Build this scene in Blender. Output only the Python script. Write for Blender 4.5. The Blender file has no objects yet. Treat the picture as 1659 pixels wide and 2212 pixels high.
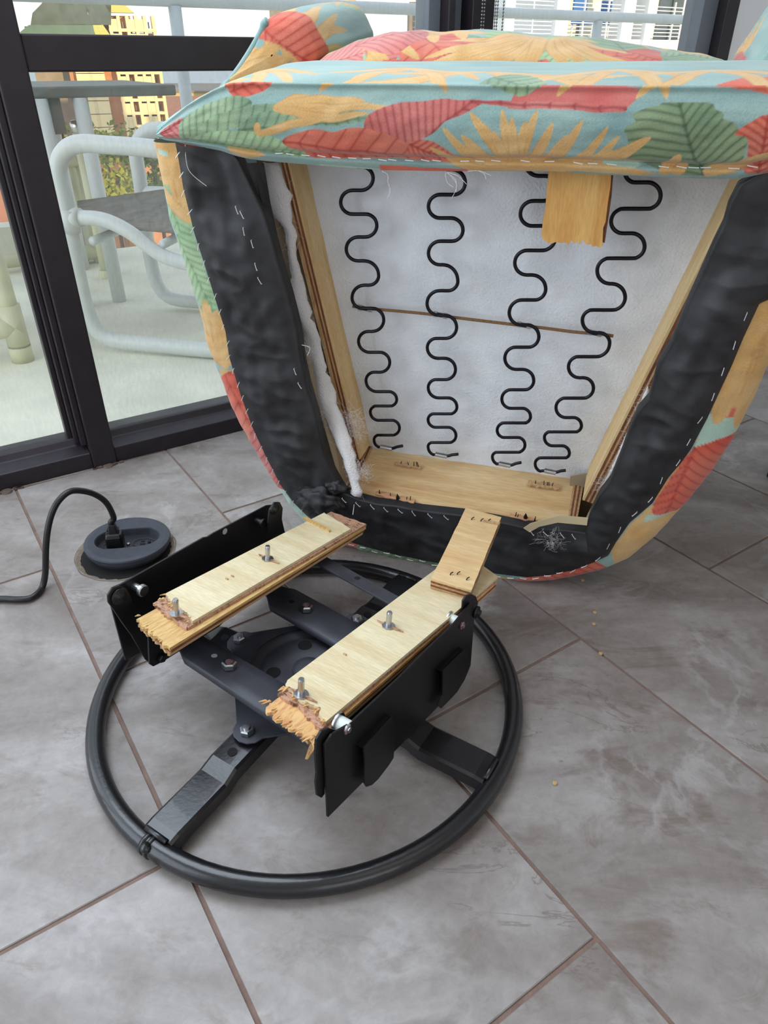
import bpy, bmesh, math, random
import numpy as np
from mathutils import Vector, Matrix, noise as mnoise

# ------------------------------------------------------------------ camera
H = .75                                   # eye height of the photographer
IW, IH = 1659, 2212
FOC = 1539.8
PITCH, ROLL = math.radians(32.52), math.radians(.1)
_c, _s = math.cos(PITCH), math.sin(PITCH)
_r0, _u0, _f0 = Vector((1, 0, 0)), Vector((0, _s, _c)), Vector((0, _c, -_s))
_cr, _sr = math.cos(ROLL), math.sin(ROLL)
CR = _cr * _r0 + _sr * _u0
CU = -_sr * _r0 + _cr * _u0
CF_ = _f0
EYE = Vector((0, 0, H))
scene = bpy.context.scene
cam_data = bpy.data.cameras.new('camera')
cam = bpy.data.objects.new('camera', cam_data)
scene.collection.objects.link(cam)
m = Matrix((CR, CU, -CF_)).transposed().to_4x4()
m.translation = EYE
cam.matrix_world = m
cam_data.sensor_fit = 'VERTICAL'
cam_data.sensor_height = 24
cam_data.lens = FOC / IH * 24
cam_data.clip_start = .02
cam_data.clip_end = 3000
scene.camera = cam
scene.view_settings.view_transform = 'Standard'
scene.view_settings.look = 'None'
scene.view_settings.exposure = 0.0
scene.view_settings.gamma = 1.0
scene.view_settings.use_curve_mapping = False

# ------------------------------------------------------------------ light
world = bpy.data.worlds.new('sky')
scene.world = world
world.use_nodes = True
wn, wl = world.node_tree.nodes, world.node_tree.links
wn.clear()
w_out = wn.new('ShaderNodeOutputWorld')
w_bg = wn.new('ShaderNodeBackground')
w_geo = wn.new('ShaderNodeNewGeometry')
w_sep = wn.new('ShaderNodeSeparateXYZ')
w_rmp = wn.new('ShaderNodeValToRGB')
w_tc = wn.new('ShaderNodeTexCoord')
wl.new(w_tc.outputs['Generated'], w_sep.inputs[0])
wl.new(w_sep.outputs['Z'], w_rmp.inputs[0])
cr = w_rmp.color_ramp
cr.elements[0].position = 0; cr.elements[0].color = (.88, .91, .90, 1)
cr.elements[1].position = 1; cr.elements[1].color = (.62, .74, .92, 1)
e = cr.elements.new(.1); e.color = (.84, .90, .94, 1)
e = cr.elements.new(.4); e.color = (.76, .84, .94, 1)
wl.new(w_rmp.outputs[0], w_bg.inputs['Color'])
w_bg.inputs['Strength'].default_value = 1.55
wl.new(w_bg.outputs[0], w_out.inputs[0])

def light(name, kind, energy, color, loc, direction, **kw):
    d = bpy.data.lights.new(name, kind)
    d.energy = energy; d.color = color
    for k, v in kw.items(): setattr(d, k, v)
    o = bpy.data.objects.new(name, d)
    scene.collection.objects.link(o)
    o.location = loc
    o.rotation_euler = Vector(direction).to_track_quat('-Z', 'Y').to_euler()
    return o
# low evening sun from behind the building, right of the photographer
light('sun', 'SUN', 4.6, (1, .74, .38), (6, -6, 12), (-.62, .75, -.19), angle=math.radians(.6))
# added area fill under the unseen ceiling, no fixture there
light('ceiling_fill', 'AREA', 4, (1, .88, .78), (1.0, -.3, 2.5), (0, 0.2, -1), shape='RECTANGLE', size=1.6, size_y=1.2)
# daylight from the glazed left side of the room; added fill light in front of the closed back wall
light('window_daylight', 'AREA', 42, (.78, .89, 1), (-2.15, .1, 1.2), (1, .25, -.30), shape='RECTANGLE', size=2.6, size_y=2.0)
light('front_window_daylight', 'AREA', 27, (.78, .88, 1), (-.62, 1.0, 1.65), (.45, -.75, -.95), shape='RECTANGLE', size=1.3, size_y=1.1)
light('room_fill', 'AREA', 19, (.92, .95, 1), (1.3, -2.4, 1.5), (.06, 1, -.02), shape='RECTANGLE', size=2.2, size_y=1.6)

# ------------------------------------------------------------------ helpers
def srgb(r, g, b):
    f = lambda c: (c / 12.92 if c <= .04045 else ((c + .055) / 1.055) ** 2.4)
    return (f(r / 255), f(g / 255), f(b / 255), 1)

def ray(u, v):
    return CR * ((u - IW / 2) / FOC) + CU * ((IH / 2 - v) / FOC) + CF_

class Frame:
    """a right-handed local frame: o = origin, x, y, z = unit axes in world space"""
    def __init__(s, o, x, y, z):
        s.o, s.a = Vector(o), (Vector(x).normalized(), Vector(y).normalized(), Vector(z).normalized())
    def w(s, p):
        return s.o + s.a[0] * p[0] + s.a[1] * p[1] + s.a[2] * p[2]
    def l(s, P):
        d = Vector(P) - s.o
        return Vector((d.dot(s.a[0]), d.dot(s.a[1]), d.dot(s.a[2])))
    def px(s, u, v, val=0., ax=2):
        """local point of the plane (axis ax = val) that the photo shows at pixel u, v"""
        r = ray(u, v); n = s.a[ax]
        t = (val - (EYE - s.o).dot(n)) / r.dot(n)
        return s.l(EYE + r * t)
    def mat(s):
        m = Matrix(s.a).transposed().to_4x4(); m.translation = s.o
        return m
WF = Frame((0, 0, 0), (1, 0, 0), (0, 1, 0), (0, 0, 1))

def tag(o, label=None, cat=None, group=None, kind=None):
    if label: o['label'] = label
    if cat: o['category'] = cat
    if group: o['group'] = group
    if kind: o['kind'] = kind
    return o

def empty(name, fr, label=None, cat=None, group=None, kind=None):
    o = bpy.data.objects.new(name, None)
    scene.collection.objects.link(o)
    o.empty_display_size = .05
    o.matrix_world = fr.mat()
    return tag(o, label, cat, group, kind)

MECH = {'o': 0}
def obj(name, geo, mat_, parent=None, smooth=False, bevel=0, fr=None, label=None, cat=None, group=None, kind=None):
    """geo = (verts, faces) in the parent's frame (or in frame fr when top level)"""
    vs, fs = geo
    me = bpy.data.meshes.new(name)
    me.from_pydata([tuple(v) for v in vs], [], [tuple(f) for f in fs])
    me.materials.append(mat_)
    if smooth: me.shade_smooth()
    me.update()
    o = bpy.data.objects.new(name, me)
    scene.collection.objects.link(o)
    if fr: o.matrix_world = fr.mat()
    if parent is MECH['o']: o.parent = MECH['base']; o.matrix_local = MECH['m']
    elif parent: o.parent = parent
    if bevel:
        b = o.modifiers.new('bevel', 'BEVEL'); b.width = bevel; b.segments = 2; b.limit_method = 'ANGLE'
        b.angle_limit = math.radians(40)
    return tag(o, label, cat, group, kind)

def join(*gs):
    V, F = [], []
    for v, f in gs:
        n = len(V); V += list(v); F += [tuple(i + n for i in q) for q in f]
    return V, F

def box(c, sx, sy, sz, ax=None):
    """box centred on c; ax = three axis vectors"""
    ax = ax or (Vector((1, 0, 0)), Vector((0, 1, 0)), Vector((0, 0, 1)))
    c = Vector(c); V = []
    for k in (-.5, .5):
        for j in (-.5, .5):
            for i in (-.5, .5):
                V.append(c + ax[0] * (i * sx) + ax[1] * (j * sy) + ax[2] * (k * sz))
    return V, [(0, 2, 3, 1), (4, 5, 7, 6), (0, 1, 5, 4), (2, 6, 7, 3), (0, 4, 6, 2), (1, 3, 7, 5)]

def mm(x0, x1, y0, y1, z0, z1):
    return box(((x0 + x1) / 2, (y0 + y1) / 2, (z0 + z1) / 2), abs(x1 - x0), abs(y1 - y0), abs(z1 - z0))

def prism(P, d):
    """closed polygon P (3-D points) extruded by vector d"""
    d = Vector(d); n = len(P)
    P = [Vector(p) for p in P]
    nrm = Vector((0, 0, 0))
    for i in range(n): nrm += P[i].cross(P[(i + 1) % n])
    if nrm.dot(d) > 0: P = P[::-1]
    V = P + [p + d for p in P]
    F = [tuple(range(n)), tuple(range(2 * n - 1, n - 1, -1))]
    F += [((i + 1) % n, i, i + n, (i + 1) % n + n) for i in range(n)]
    return V, F

def catmull(P, k=8, closed=False):
    P = [Vector(p) for p in P]; n = len(P); out = []
    for i in range(n if closed else n - 1):
        if closed: a, b, c, d = P[i - 1], P[i], P[(i + 1) % n], P[(i + 2) % n]
        else: a, b, c, d = P[max(i - 1, 0)], P[i], P[i + 1], P[min(i + 2, n - 1)]
        for j in range(k):
            t = j / k
            out.append(.5 * ((2 * b) + (c - a) * t + (2 * a - 5 * b + 4 * c - d) * t * t + (3 * b - a - 3 * c + d) * t ** 3))
    if not closed: out.append(P[-1])
    return out

def tube(P, r, n=12, closed=False, cap=True):
    P = [Vector(p) for p in P]; N = len(P); V, F = [], []
    rr = r if hasattr(r, '__len__') else [r] * N
    def tan(i):
        a = P[i - 1] if (closed or i > 0) else P[i]
        b = P[(i + 1) % N] if (closed or i < N - 1) else P[i]
        return (b - a).normalized()
    t = tan(0); u = t.orthogonal().normalized()
    for i in range(N):
        t = tan(i); u = (u - t * u.dot(t)).normalized(); w = t.cross(u)
        for k in range(n):
            a = 2 * math.pi * k / n
            V.append(P[i] + (u * math.cos(a) + w * math.sin(a)) * rr[i])
    M = N if closed else N - 1
    off = 0
    if closed:   # align the seam
        best = min(range(n), key=lambda s: (V[(N - 1) * n] - V[s]).length)
        off = best
    for i in range(M):
        j = (i + 1) % N; o2 = off if (closed and i == N - 1) else 0
        for k in range(n):
            F.append((i * n + k, i * n + (k + 1) % n, j * n + (k + 1 + o2) % n, j * n + (k + o2) % n))
    if cap and not closed:
        F.append(tuple(range(n - 1, -1, -1))); F.append(tuple((N - 1) * n + k for k in range(n)))
    return V, F

def lathe(prof, fr, n=24):
    """prof = [(radius, height)] round fr's z axis, closed at both ends when radius is 0"""
    V, F = [], []
    for r_, h_ in prof:
        for k in range(n):
            a = 2 * math.pi * k / n
            V.append(fr.w((r_ * math.cos(a), r_ * math.sin(a), h_)))
    for i in range(len(prof) - 1):
        for k in range(n):
            F.append((i * n + k, i * n + (k + 1) % n, (i + 1) * n + (k + 1) % n, (i + 1) * n + k))
    if prof[0][0] > 1e-6: F.append(tuple(range(n - 1, -1, -1)))
    if prof[-1][0] > 1e-6: F.append(tuple((len(prof) - 1) * n + k for k in range(n)))
    return V, F

def cyl(a, b, r, n=16):
    return tube([a, b], r, n)

def hexnut(c, axis, r, h, n=6):
    ax = Vector(axis).normalized(); u = ax.orthogonal().normalized()
    fr = Frame(c, u, ax.cross(u), ax)
    return lathe([(r * .86, 0), (r, h * .12), (r, h * .8), (r * .82, h)], fr, n)

def resample(P, n):
    P = [Vector(p) for p in P]; L = [0]
    for a, b in zip(P, P[1:]): L.append(L[-1] + (b - a).length)
    out = []; j = 0
    for i in range(n):
        s = L[-1] * i / (n - 1)
        while j < len(P) - 2 and L[j + 1] < s: j += 1
        d = L[j + 1] - L[j]
        out.append(P[j].lerp(P[j + 1], (s - L[j]) / d if d else 0))
    return out

def loft(rows, closed=False):
    """rows = list of equally long point lists"""
    n = len(rows[0]); V = [p for r in rows for p in r]; F = []
    for i in range(len(rows) - 1):
        for k in range(n if closed else n - 1):
            F.append((i * n + k, i * n + (k + 1) % n, (i + 1) * n + (k + 1) % n, (i + 1) * n + k))
    return V, F

# ------------------------------------------------------------------ materials
def mat(name, col, rough=.5, metal=0., spec=.5, bump=0., bscale=60., var=0., vscale=8., col2=None, coat=0., stretch=None, detail=6, obj_rand=0.):
    """Principled material with a noise-driven colour and bump, mapped in object space"""
    M = bpy.data.materials.new(name); M.use_nodes = True
    nt = M.node_tree; N, L = nt.nodes, nt.links
    B = N['Principled BSDF']
    B.inputs['Base Color'].default_value = col
    B.inputs['Roughness'].default_value = rough
    B.inputs['Metallic'].default_value = metal
    B.inputs['Specular IOR Level'].default_value = spec
    if coat: B.inputs['Coat Weight'].default_value = coat
    tc = N.new('ShaderNodeTexCoord'); mp = N.new('ShaderNodeMapping')
    L.new(tc.outputs['Object'], mp.inputs[0])
    if stretch: mp.inputs['Scale'].default_value = stretch
    if col2 is not None or var:
        c2 = col2 or tuple(list(max(0, c * (1 - var)) for c in col[:3]) + [1])
        nz = N.new('ShaderNodeTexNoise'); nz.inputs['Scale'].default_value = vscale; nz.inputs['Detail'].default_value = detail
        L.new(mp.outputs[0], nz.inputs[0])
        rp = N.new('ShaderNodeValToRGB')
        rp.color_ramp.elements[0].position = .35; rp.color_ramp.elements[1].position = .68
        rp.color_ramp.elements[0].color = col; rp.color_ramp.elements[1].color = c2
        L.new(nz.outputs[0], rp.inputs[0]); L.new(rp.outputs[0], B.inputs['Base Color'])
    if bump:
        nb = N.new('ShaderNodeTexNoise'); nb.inputs['Scale'].default_value = bscale; nb.inputs['Detail'].default_value = 4
        L.new(mp.outputs[0], nb.inputs[0])
        bp = N.new('ShaderNodeBump'); bp.inputs['Strength'].default_value = bump; bp.inputs['Distance'].default_value = .002
        L.new(nb.outputs[0], bp.inputs['Height']); L.new(bp.outputs[0], B.inputs['Normal'])
    return M
# ------------------------------------------------------------------ materials used by the shell
def tile_material():
    M = bpy.data.materials.new('stone_tile'); M.use_nodes = True
    nt = M.node_tree; N, L = nt.nodes, nt.links; B = N['Principled BSDF']
    tc = N.new('ShaderNodeTexCoord'); oi = N.new('ShaderNodeObjectInfo')
    off = N.new('ShaderNodeVectorMath'); off.operation = 'MULTIPLY_ADD'
    off.inputs[1].default_value = (1, 1, 1)
    sc = N.new('ShaderNodeVectorMath'); sc.operation = 'SCALE'; sc.inputs['Scale'].default_value = 37.
    cmb = N.new('ShaderNodeCombineXYZ')
    for i in range(3): L.new(oi.outputs['Random'], cmb.inputs[i])
    L.new(cmb.outputs[0], sc.inputs[0])
    L.new(tc.outputs['Object'], off.inputs[0]); L.new(sc.outputs[0], off.inputs[2])
    def nz(scale, detail=8, rough=.6, dist=0., vec=None, stretch=None):
        n = N.new('ShaderNodeTexNoise'); n.inputs['Scale'].default_value = scale
        n.inputs['Detail'].default_value = detail; n.inputs['Roughness'].default_value = rough
        n.inputs['Distortion'].default_value = dist
        if stretch:
            mp = N.new('ShaderNodeMapping'); mp.inputs['Scale'].default_value = stretch
            L.new(vec or off.outputs[0], mp.inputs[0]); L.new(mp.outputs[0], n.inputs[0])
        else: L.new(vec or off.outputs[0], n.inputs[0])
        return n.outputs[0]
    def ramp(src, *st):
        r = N.new('ShaderNodeValToRGB'); L.new(src, r.inputs[0]); E = r.color_ramp.elements
        E[0].position, E[0].color = st[0]; E[1].position, E[1].color = st[-1]
        for p, c in st[1:-1]: e = E.new(p); e.color = c
        return r.outputs[0]
    def mix(f, a, b, mode='MIX'):
        n = N.new('ShaderNodeMix'); n.data_type = 'RGBA'; n.blend_type = mode
        for s, k in ((f, 0), (a, 6), (b, 7)):
            if isinstance(s, (float, int)): n.inputs[k].default_value = s
            elif isinstance(s, tuple): n.inputs[k].default_value = s
            else: L.new(s, n.inputs[k])
        return n.outputs[2]
    W = (1, 1, 1, 1); K = (0, 0, 0, 1)
    base = ramp(nz(3.2, 10, .62, .6, stretch=(1, 2.1, 1)), (.32, srgb(124, 114, 108)), (.5, srgb(148, 140, 136)), (.66, srgb(169, 163, 160)))
    brown = ramp(nz(5.5, 12, .68, 1.2, stretch=(1, 1.9, 1)), (.54, K), (.66, W))
    c = mix(mix(.62, K, brown), base, srgb(112, 96, 85))
    fine = ramp(nz(60, 6, .7, .5), (.30, srgb(150, 146, 143)), (.75, W))
    c = mix(.35, c, fine, 'MULTIPLY')
    # dark hairline cracks: the zero line of a distorted noise, broken up by a mask
    ridge = ramp(nz(4.2, 9, .6, 1.6, stretch=(1, 2.2, 1)), (.488, K), (.4985, W), (.5015, W), (.512, K))
    mask = ramp(nz(6, 3), (.55, K), (.62, W))
    mlt = mix(1., ridge, mask, 'MULTIPLY')
    c = mix(mix(.5, K, mlt), c, srgb(88, 74, 68))
    # pale chalky veins
    vein = ramp(nz(2.6, 9, .6, 2.0), (.47, K), (.5, W), (.55, K))
    vm = ramp(nz(4, 4), (.5, K), (.6, W))
    c = mix(mix(.25, K, mix(1., vein, vm, 'MULTIPLY')), c, srgb(196, 193, 193))
    L.new(c, B.inputs['Base Color'])
    rr = ramp(nz(14, 6), (.3, (.34, .34, .34, 1)), (.7, (.50, .50, .50, 1)))
    L.new(rr, B.inputs['Roughness'])
    B.inputs['Specular IOR Level'].default_value = .5
    bp = N.new('ShaderNodeBump'); bp.inputs['Strength'].default_value = .12; bp.inputs['Distance'].default_value = .002
    L.new(nz(22, 8, .7), bp.inputs['Height']); L.new(bp.outputs[0], B.inputs['Normal'])
    return M
M_TILE = tile_material()
M_GROUT = mat('grout', srgb(132, 108, 98), .9, var=.25, vscale=40, bump=.5, bscale=300)
M_FRAME = mat('black_anodised_frame', srgb(40, 33, 39), .45, spec=.4, var=.3, vscale=30, bump=.05)
M_FRAME_GREY = mat('grey_frame', srgb(112, 118, 128), .5, var=.15)  # lighter grey strips between the black frame parts
M_WALL = mat('white_wall_paint', srgb(240, 242, 244), .8, bump=.35, bscale=90)
M_CEIL = mat('ceiling_paint', srgb(226, 224, 220), .9)
M_BALC = mat('balcony_concrete', srgb(232, 230, 212), .85, col2=srgb(212, 210, 194), vscale=5, bump=.5, bscale=120, detail=10)
M_DARK = mat('dark_void', srgb(14, 12, 12), .9)

def glass_material():
    M = bpy.data.materials.new('salt_sprayed_glass'); M.use_nodes = True
    nt = M.node_tree; N, L = nt.nodes, nt.links; N.clear()
    out = N.new('ShaderNodeOutputMaterial')
    tr = N.new('ShaderNodeBsdfTransparent'); gl = N.new('ShaderNodeBsdfGlossy'); df = N.new('ShaderNodeBsdfTranslucent')
    d2 = N.new('ShaderNodeBsdfDiffuse')
    gl.inputs['Roughness'].default_value = .02
    tr.inputs['Color'].default_value = (.96, .96, .94, 1)
    df.inputs['Color'].default_value = (.8, .84, .84, 1); d2.inputs['Color'].default_value = (.6, .64, .66, 1)
    lw_ = N.new('ShaderNodeLayerWeight'); pw = N.new('ShaderNodeMath'); pw.operation = 'POWER'; pw.inputs[1].default_value = 4
    fr = N.new('ShaderNodeMath'); fr.operation = 'MULTIPLY_ADD'; fr.inputs[1].default_value = .5; fr.inputs[2].default_value = .02
    L.new(lw_.outputs['Facing'], pw.inputs[0]); L.new(pw.outputs[0], fr.inputs[0])
    m1 = N.new('ShaderNodeMixShader'); m2 = N.new('ShaderNodeMixShader'); m0 = N.new('ShaderNodeMixShader')
    tc = N.new('ShaderNodeTexCoord'); mp = N.new('ShaderNodeMapping'); mp.inputs['Scale'].default_value = (1, 1, .35)
    n1 = N.new('ShaderNodeTexNoise'); n1.inputs['Scale'].default_value = 5; n1.inputs['Detail'].default_value = 3
    n2 = N.new('ShaderNodeTexNoise'); n2.inputs['Scale'].default_value = 160; n2.inputs['Detail'].default_value = 6
    L.new(tc.outputs['Object'], mp.inputs[0]); L.new(mp.outputs[0], n1.inputs[0]); L.new(mp.outputs[0], n2.inputs[0])
    r1 = N.new('ShaderNodeMapRange'); r1.inputs[1].default_value = .3; r1.inputs[2].default_value = .75
    r1.inputs[3].default_value = .02; r1.inputs[4].default_value = .11
    r2 = N.new('ShaderNodeMapRange'); r2.inputs[1].default_value = .35; r2.inputs[2].default_value = .72
    r2.inputs[3].default_value = .5; r2.inputs[4].default_value = 1.6
    L.new(n1.outputs[0], r1.inputs[0]); L.new(n2.outputs[0], r2.inputs[0])
    mu = N.new('ShaderNodeMath'); mu.operation = 'MULTIPLY'
    L.new(r1.outputs[0], mu.inputs[0]); L.new(r2.outputs[0], mu.inputs[1])
    m0.inputs[0].default_value = .5
    L.new(df.outputs[0], m0.inputs[1]); L.new(d2.outputs[0], m0.inputs[2])
    L.new(mu.outputs[0], m1.inputs[0]); L.new(tr.outputs[0], m1.inputs[1]); L.new(m0.outputs[0], m1.inputs[2])
    L.new(fr.outputs[0], m2.inputs[0]); L.new(m1.outputs[0], m2.inputs[1]); L.new(gl.outputs[0], m2.inputs[2])
    L.new(m2.outputs[0], out.inputs[0])
    return M
M_GLASS = glass_material()

# ------------------------------------------------------------------ wall frame
WA = math.radians(57.5)
WD, WN = Vector((math.sin(WA), math.cos(WA), 0)), Vector((-math.cos(WA), math.sin(WA), 0))
_a = WF.px(0, 1058), WF.px(527, 933)
WOFF = (_a[0].dot(WN) + _a[1].dot(WN)) / 2
WALL = Frame(WN * WOFF, WD, WN, (0, 0, 1))         # x along the window wall, y outwards, z up

# ------------------------------------------------------------------ floor
floor = empty('floor', WF, kind='structure')
TA = math.radians(-56.2136)
TD, TN = Vector((math.cos(TA), math.sin(TA), 0)), Vector((-math.sin(TA), math.cos(TA), 0))
TW, TL = .4228 * H, .8505 * H
TO, TC = .0955 * H, -.6825 * H      # offset of the first long joint, offset of a cross joint (along TD)
GAP = .0048
OUT_C = WF.px(272, 1190)            # centre of the floor outlet's hole
OUT_RA, OUT_RB = .085, .085

def clip(P, n, d):
    out = []
    for i in range(len(P)):
        a, b = P[i], P[(i + 1) % len(P)]
        sa, sb = a.dot(n) - d, b.dot(n) - d
        if sa <= 0: out.append(a)
        if (sa < 0) != (sb < 0) and abs(sa - sb) > 1e-12: out.append(a.lerp(b, sa / (sa - sb)))
    return out

def hole_poly(P, c, r, z0, z1, n=40):
    """flat slab with a round hole"""
    bm = bmesh.new()
    out = [bm.verts.new((p.x, p.y, z1)) for p in P]
    hol = [bm.verts.new((c.x + r * math.cos(2 * math.pi * k / n), c.y + r * math.sin(2 * math.pi * k / n), z1)) for k in range(n)]
    es = [bm.edges.new((out[i], out[(i + 1) % len(out)])) for i in range(len(out))]
    es += [bm.edges.new((hol[i], hol[(i + 1) % n])) for i in range(n)]
    bmesh.ops.triangle_fill(bm, edges=es, use_beauty=True)
    bmesh.ops.recalc_face_normals(bm, faces=bm.faces)
    for f in bm.faces:
        if f.normal.z < 0: f.normal_flip()
    bm.verts.index_update()
    V = [v.co.copy() for v in bm.verts]; F = [tuple(v.index for v in f.verts) for f in bm.faces]
    n0 = len(V); V2 = [Vector((v.x, v.y, z0)) for v in V]
    N = len(out)
    F += [(i, (i + 1) % N, (i + 1) % N + n0, i + n0)[::-1] for i in range(N)]
    F += [(N + i, N + (i + 1) % n, N + (i + 1) % n + n0, N + i + n0) for i in range(n)]
    bm.free()
    return V + V2, F

room = [Vector((-2.3, -2.4, 0)), Vector((3.6, -2.4, 0)), Vector((3.6, 4.2, 0)), Vector((-2.3, 4.2, 0))]
room = clip(room, WN, WOFF + .02)
obj('grout_bed', hole_poly(room, OUT_C, OUT_RA - .002, -.03, -.0022), M_GROUT, floor)
M_MORT = mat('crumbled_mortar', srgb(138, 124, 108), .95, var=.3, vscale=60, bump=1, bscale=150)
obj('floor_cavity', lathe([(.0, -.09), (OUT_RA + .012, -.09), (OUT_RA + .012, -.004)], Frame(OUT_C, (1, 0, 0), (0, 1, 0), (0, 0, 1)), 32), M_DARK, floor)
rng = random.Random(4)
for i in range(-9, 12):
    for j in range(-8, 9):
        t0 = TO + i * TW; s0 = TC + (j + (0 if i % 2 else .5)) * TL
        if (i % 2): pass
        P = [TD * a + TN * b for a, b in ((s0 + GAP / 2, t0 + GAP / 2), (s0 + TL - GAP / 2, t0 + GAP / 2), (s0 + TL - GAP / 2, t0 + TW - GAP / 2), (s0 + GAP / 2, t0 + TW - GAP / 2))]
        P = clip(P, WN, WOFF + .015)
        for nn, dd in ((Vector((1, 0, 0)), 3.3), (Vector((-1, 0, 0)), 2.1), (Vector((0, -1, 0)), 1.2), (Vector((0, 1, 0)), 4.1)):
            if len(P) > 2: P = clip(P, nn, dd)
        if len(P) < 3: continue
        ar = sum(P[k].cross(P[(k + 1) % len(P)]).z for k in range(len(P))) / 2
        if ar < .002: continue
        c = sum(P, Vector()) / len(P); c.z = 0
        Q = [p - c for p in P]
        dx = OUT_C - c; inside = abs(dx.dot(TD)) < TL / 2 and abs(dx.dot(TN)) < TW / 2
        if inside:
            o = obj('tile', hole_poly(Q, OUT_C - c, OUT_RA, -.008, 0), M_TILE, floor)
        else:
            ins = [q * (1 - .0012 / max(q.length, .01)) for q in Q]
            n = len(Q)
            V = [Vector((q.x, q.y, -.008)) for q in Q] + [Vector((q.x, q.y, -.001)) for q in Q] + [Vector((q.x, q.y, 0)) for q in ins]
            F = [(k, (k + 1) % n, (k + 1) % n + n, k + n) for k in range(n)] + [(k + n, (k + 1) % n + n, (k + 1) % n + 2 * n, k + 2 * n) for k in range(n)] + [tuple(range(2 * n, 3 * n))]
            o = obj('tile', (V, F), M_TILE, floor)
        o.location = c + Vector((0, 0, rng.uniform(-.0004, 0)))

# ------------------------------------------------------------------ window wall
def WB(x0, x1, y0, y1, z0, z1): return mm(x0, x1, y0, y1, z0, z1)
wall = empty('wall_window', WALL, kind='structure')
def pxw(u, v, off=0): return WALL.px(u, v, off, 1)
P1L, P1R = .197, .246          # thick post
def add(name, g, m_, par, **k): return obj(name, g, m_, par, **k)
# two-stepped sill: low front curb and a sloping ledge behind it
for a, b, nm in ((-1.3, P1L, 'sill'), (P1R, 2.06, 'sill')):
    L0 = [Vector((a, 0, 0)), Vector((a, .0, .036)), Vector((a, .035, .044)), Vector((a, .045, .058)), Vector((a, .09, .058)), Vector((a, .09, 0))]
    add(nm, prism(L0, (b - a, 0, 0)), M_FRAME, wall, bevel=.002)
add('post', WB(P1L, P1R, -.004, .09, 0, 2.6), M_FRAME, wall, bevel=.003)
# ribs of the jamb on the left of the post
for k, (x0, x1, y0) in enumerate(((.185, .197, .012), (.176, .185, .03), (.166, .176, .05))):
    add('jamb_rib', WB(x0, x1, y0, .08, .05, 2.6), M_FRAME, wall, bevel=.002)
add('transom', WB(P1R, 1.075, .0, .08, .7285, .782), M_FRAME, wall, bevel=.003)
# stile group in the middle (fixed light meets the sliding door)
add('stile', WB(1.07, 1.102, .03, .08, .05, 2.6), M_FRAME_GREY, wall, bevel=.002)
add('stile', WB(1.102, 1.119, .0, .08, .05, 2.6), M_FRAME, wall, bevel=.002)
add('stile', WB(1.119, 1.158, .03, .08, .05, 2.6), M_FRAME_GREY, wall, bevel=.002)
add('stile', WB(1.158, 1.217, -.01, .08, .0, 2.6), M_FRAME, wall, bevel=.002)
# right hand post next to the white wall
add('stile', WB(1.955, 2.015, .02, .08, .05, 2.6), M_FRAME_GREY, wall, bevel=.002)
add('post', WB(2.015, 2.065, -.01, .09, 0, 2.6), M_FRAME, wall, bevel=.002)
add('header', WB(-1.3, 2.06, 0, .09, 2.45, 2.6), M_FRAME, wall)
add('post', WB(-1.33, -1.28, 0, .09, 0, 2.6), M_FRAME, wall)
win1 = empty('window_1', WALL, kind='structure')
add('pane', WB(-1.28, .170, .064, .068, .056, 2.45), M_GLASS, win1)
win2 = empty('window_2', WALL, kind='structure')
add('pane', WB(.246, 1.07, .052, .056, .056, .7285), M_GLASS, win2)
add('pane', WB(.246, 1.07, .045, .049, .782, 2.45), M_GLASS, win2)
door1 = empty('door_1', WALL, kind='structure')
add('pane', WB(1.217, 1.955, .05, .054, .056, 2.45), M_GLASS, door1)
# old screws and crumbled mortar at the foot of the sill
M_RUST = mat('rusty_screw', srgb(120, 100, 88), .8, metal=.3, var=.5, vscale=200, bump=.8, bscale=300)
for u, v in ((233, 1006), (14, 1062)):
    p = WF.px(u, v); q = WALL.l(p)
    g = [lathe([(.012, 0), (.010, .003), (.004, .004), (.0, .003)], Frame(q + Vector((0, -.002, 0)), (1, 0, 0), (0, 1, 0), (0, 0, 1)), 14)]
    for k in range(9):
        a = rng.uniform(-.03, .03); g.append(box(q + Vector((a, rng.uniform(-.006, .004), .0015)), .008, .005, .004))
    add('floor_screw', join(*g), M_RUST, wall)
obj('wall_right_front', WB(2.065, 5.5, -.005, .1, 0, 2.6), M_WALL, fr=WALL, kind='structure')
# rest of the room, out of view, shades the balcony
roof = [Vector((-2.4, -2.7, 2.6)), Vector((4.2, -2.7, 2.6)), Vector((4.2, 4.6, 2.6)), Vector((-2.4, 4.6, 2.6))]
obj('ceiling', prism(clip(roof, WN, WOFF + .12), (0, 0, .15)), M_CEIL, kind='structure')
obj('wall_back', mm(-2.6, 4.2, -2.7, -2.55, 0, 2.6), M_WALL, kind='structure')
obj('wall_right', mm(4.05, 4.2, -2.6, 4.25, 0, 2.6), M_WALL, kind='structure')
lw = empty('wall_left', WF, kind='structure')
for y in (-2.5, -.9, .45): obj('post', mm(-2.35, -2.28, y - .03, y + .03, 0, 2.6), M_FRAME, lw)
obj('sill', mm(-2.35, -2.28, -2.5, .45, 0, .06), M_FRAME, lw)
obj('header', mm(-2.35, -2.28, -2.5, .45, 2.5, 2.6), M_FRAME, lw)

# ------------------------------------------------------------------ balcony
SLAB = 2.12
obj('trim_balcony_slab', WB(-4, 7.5, .09, SLAB, -.16, -.004), M_BALC, fr=WALL, kind='structure')
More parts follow.
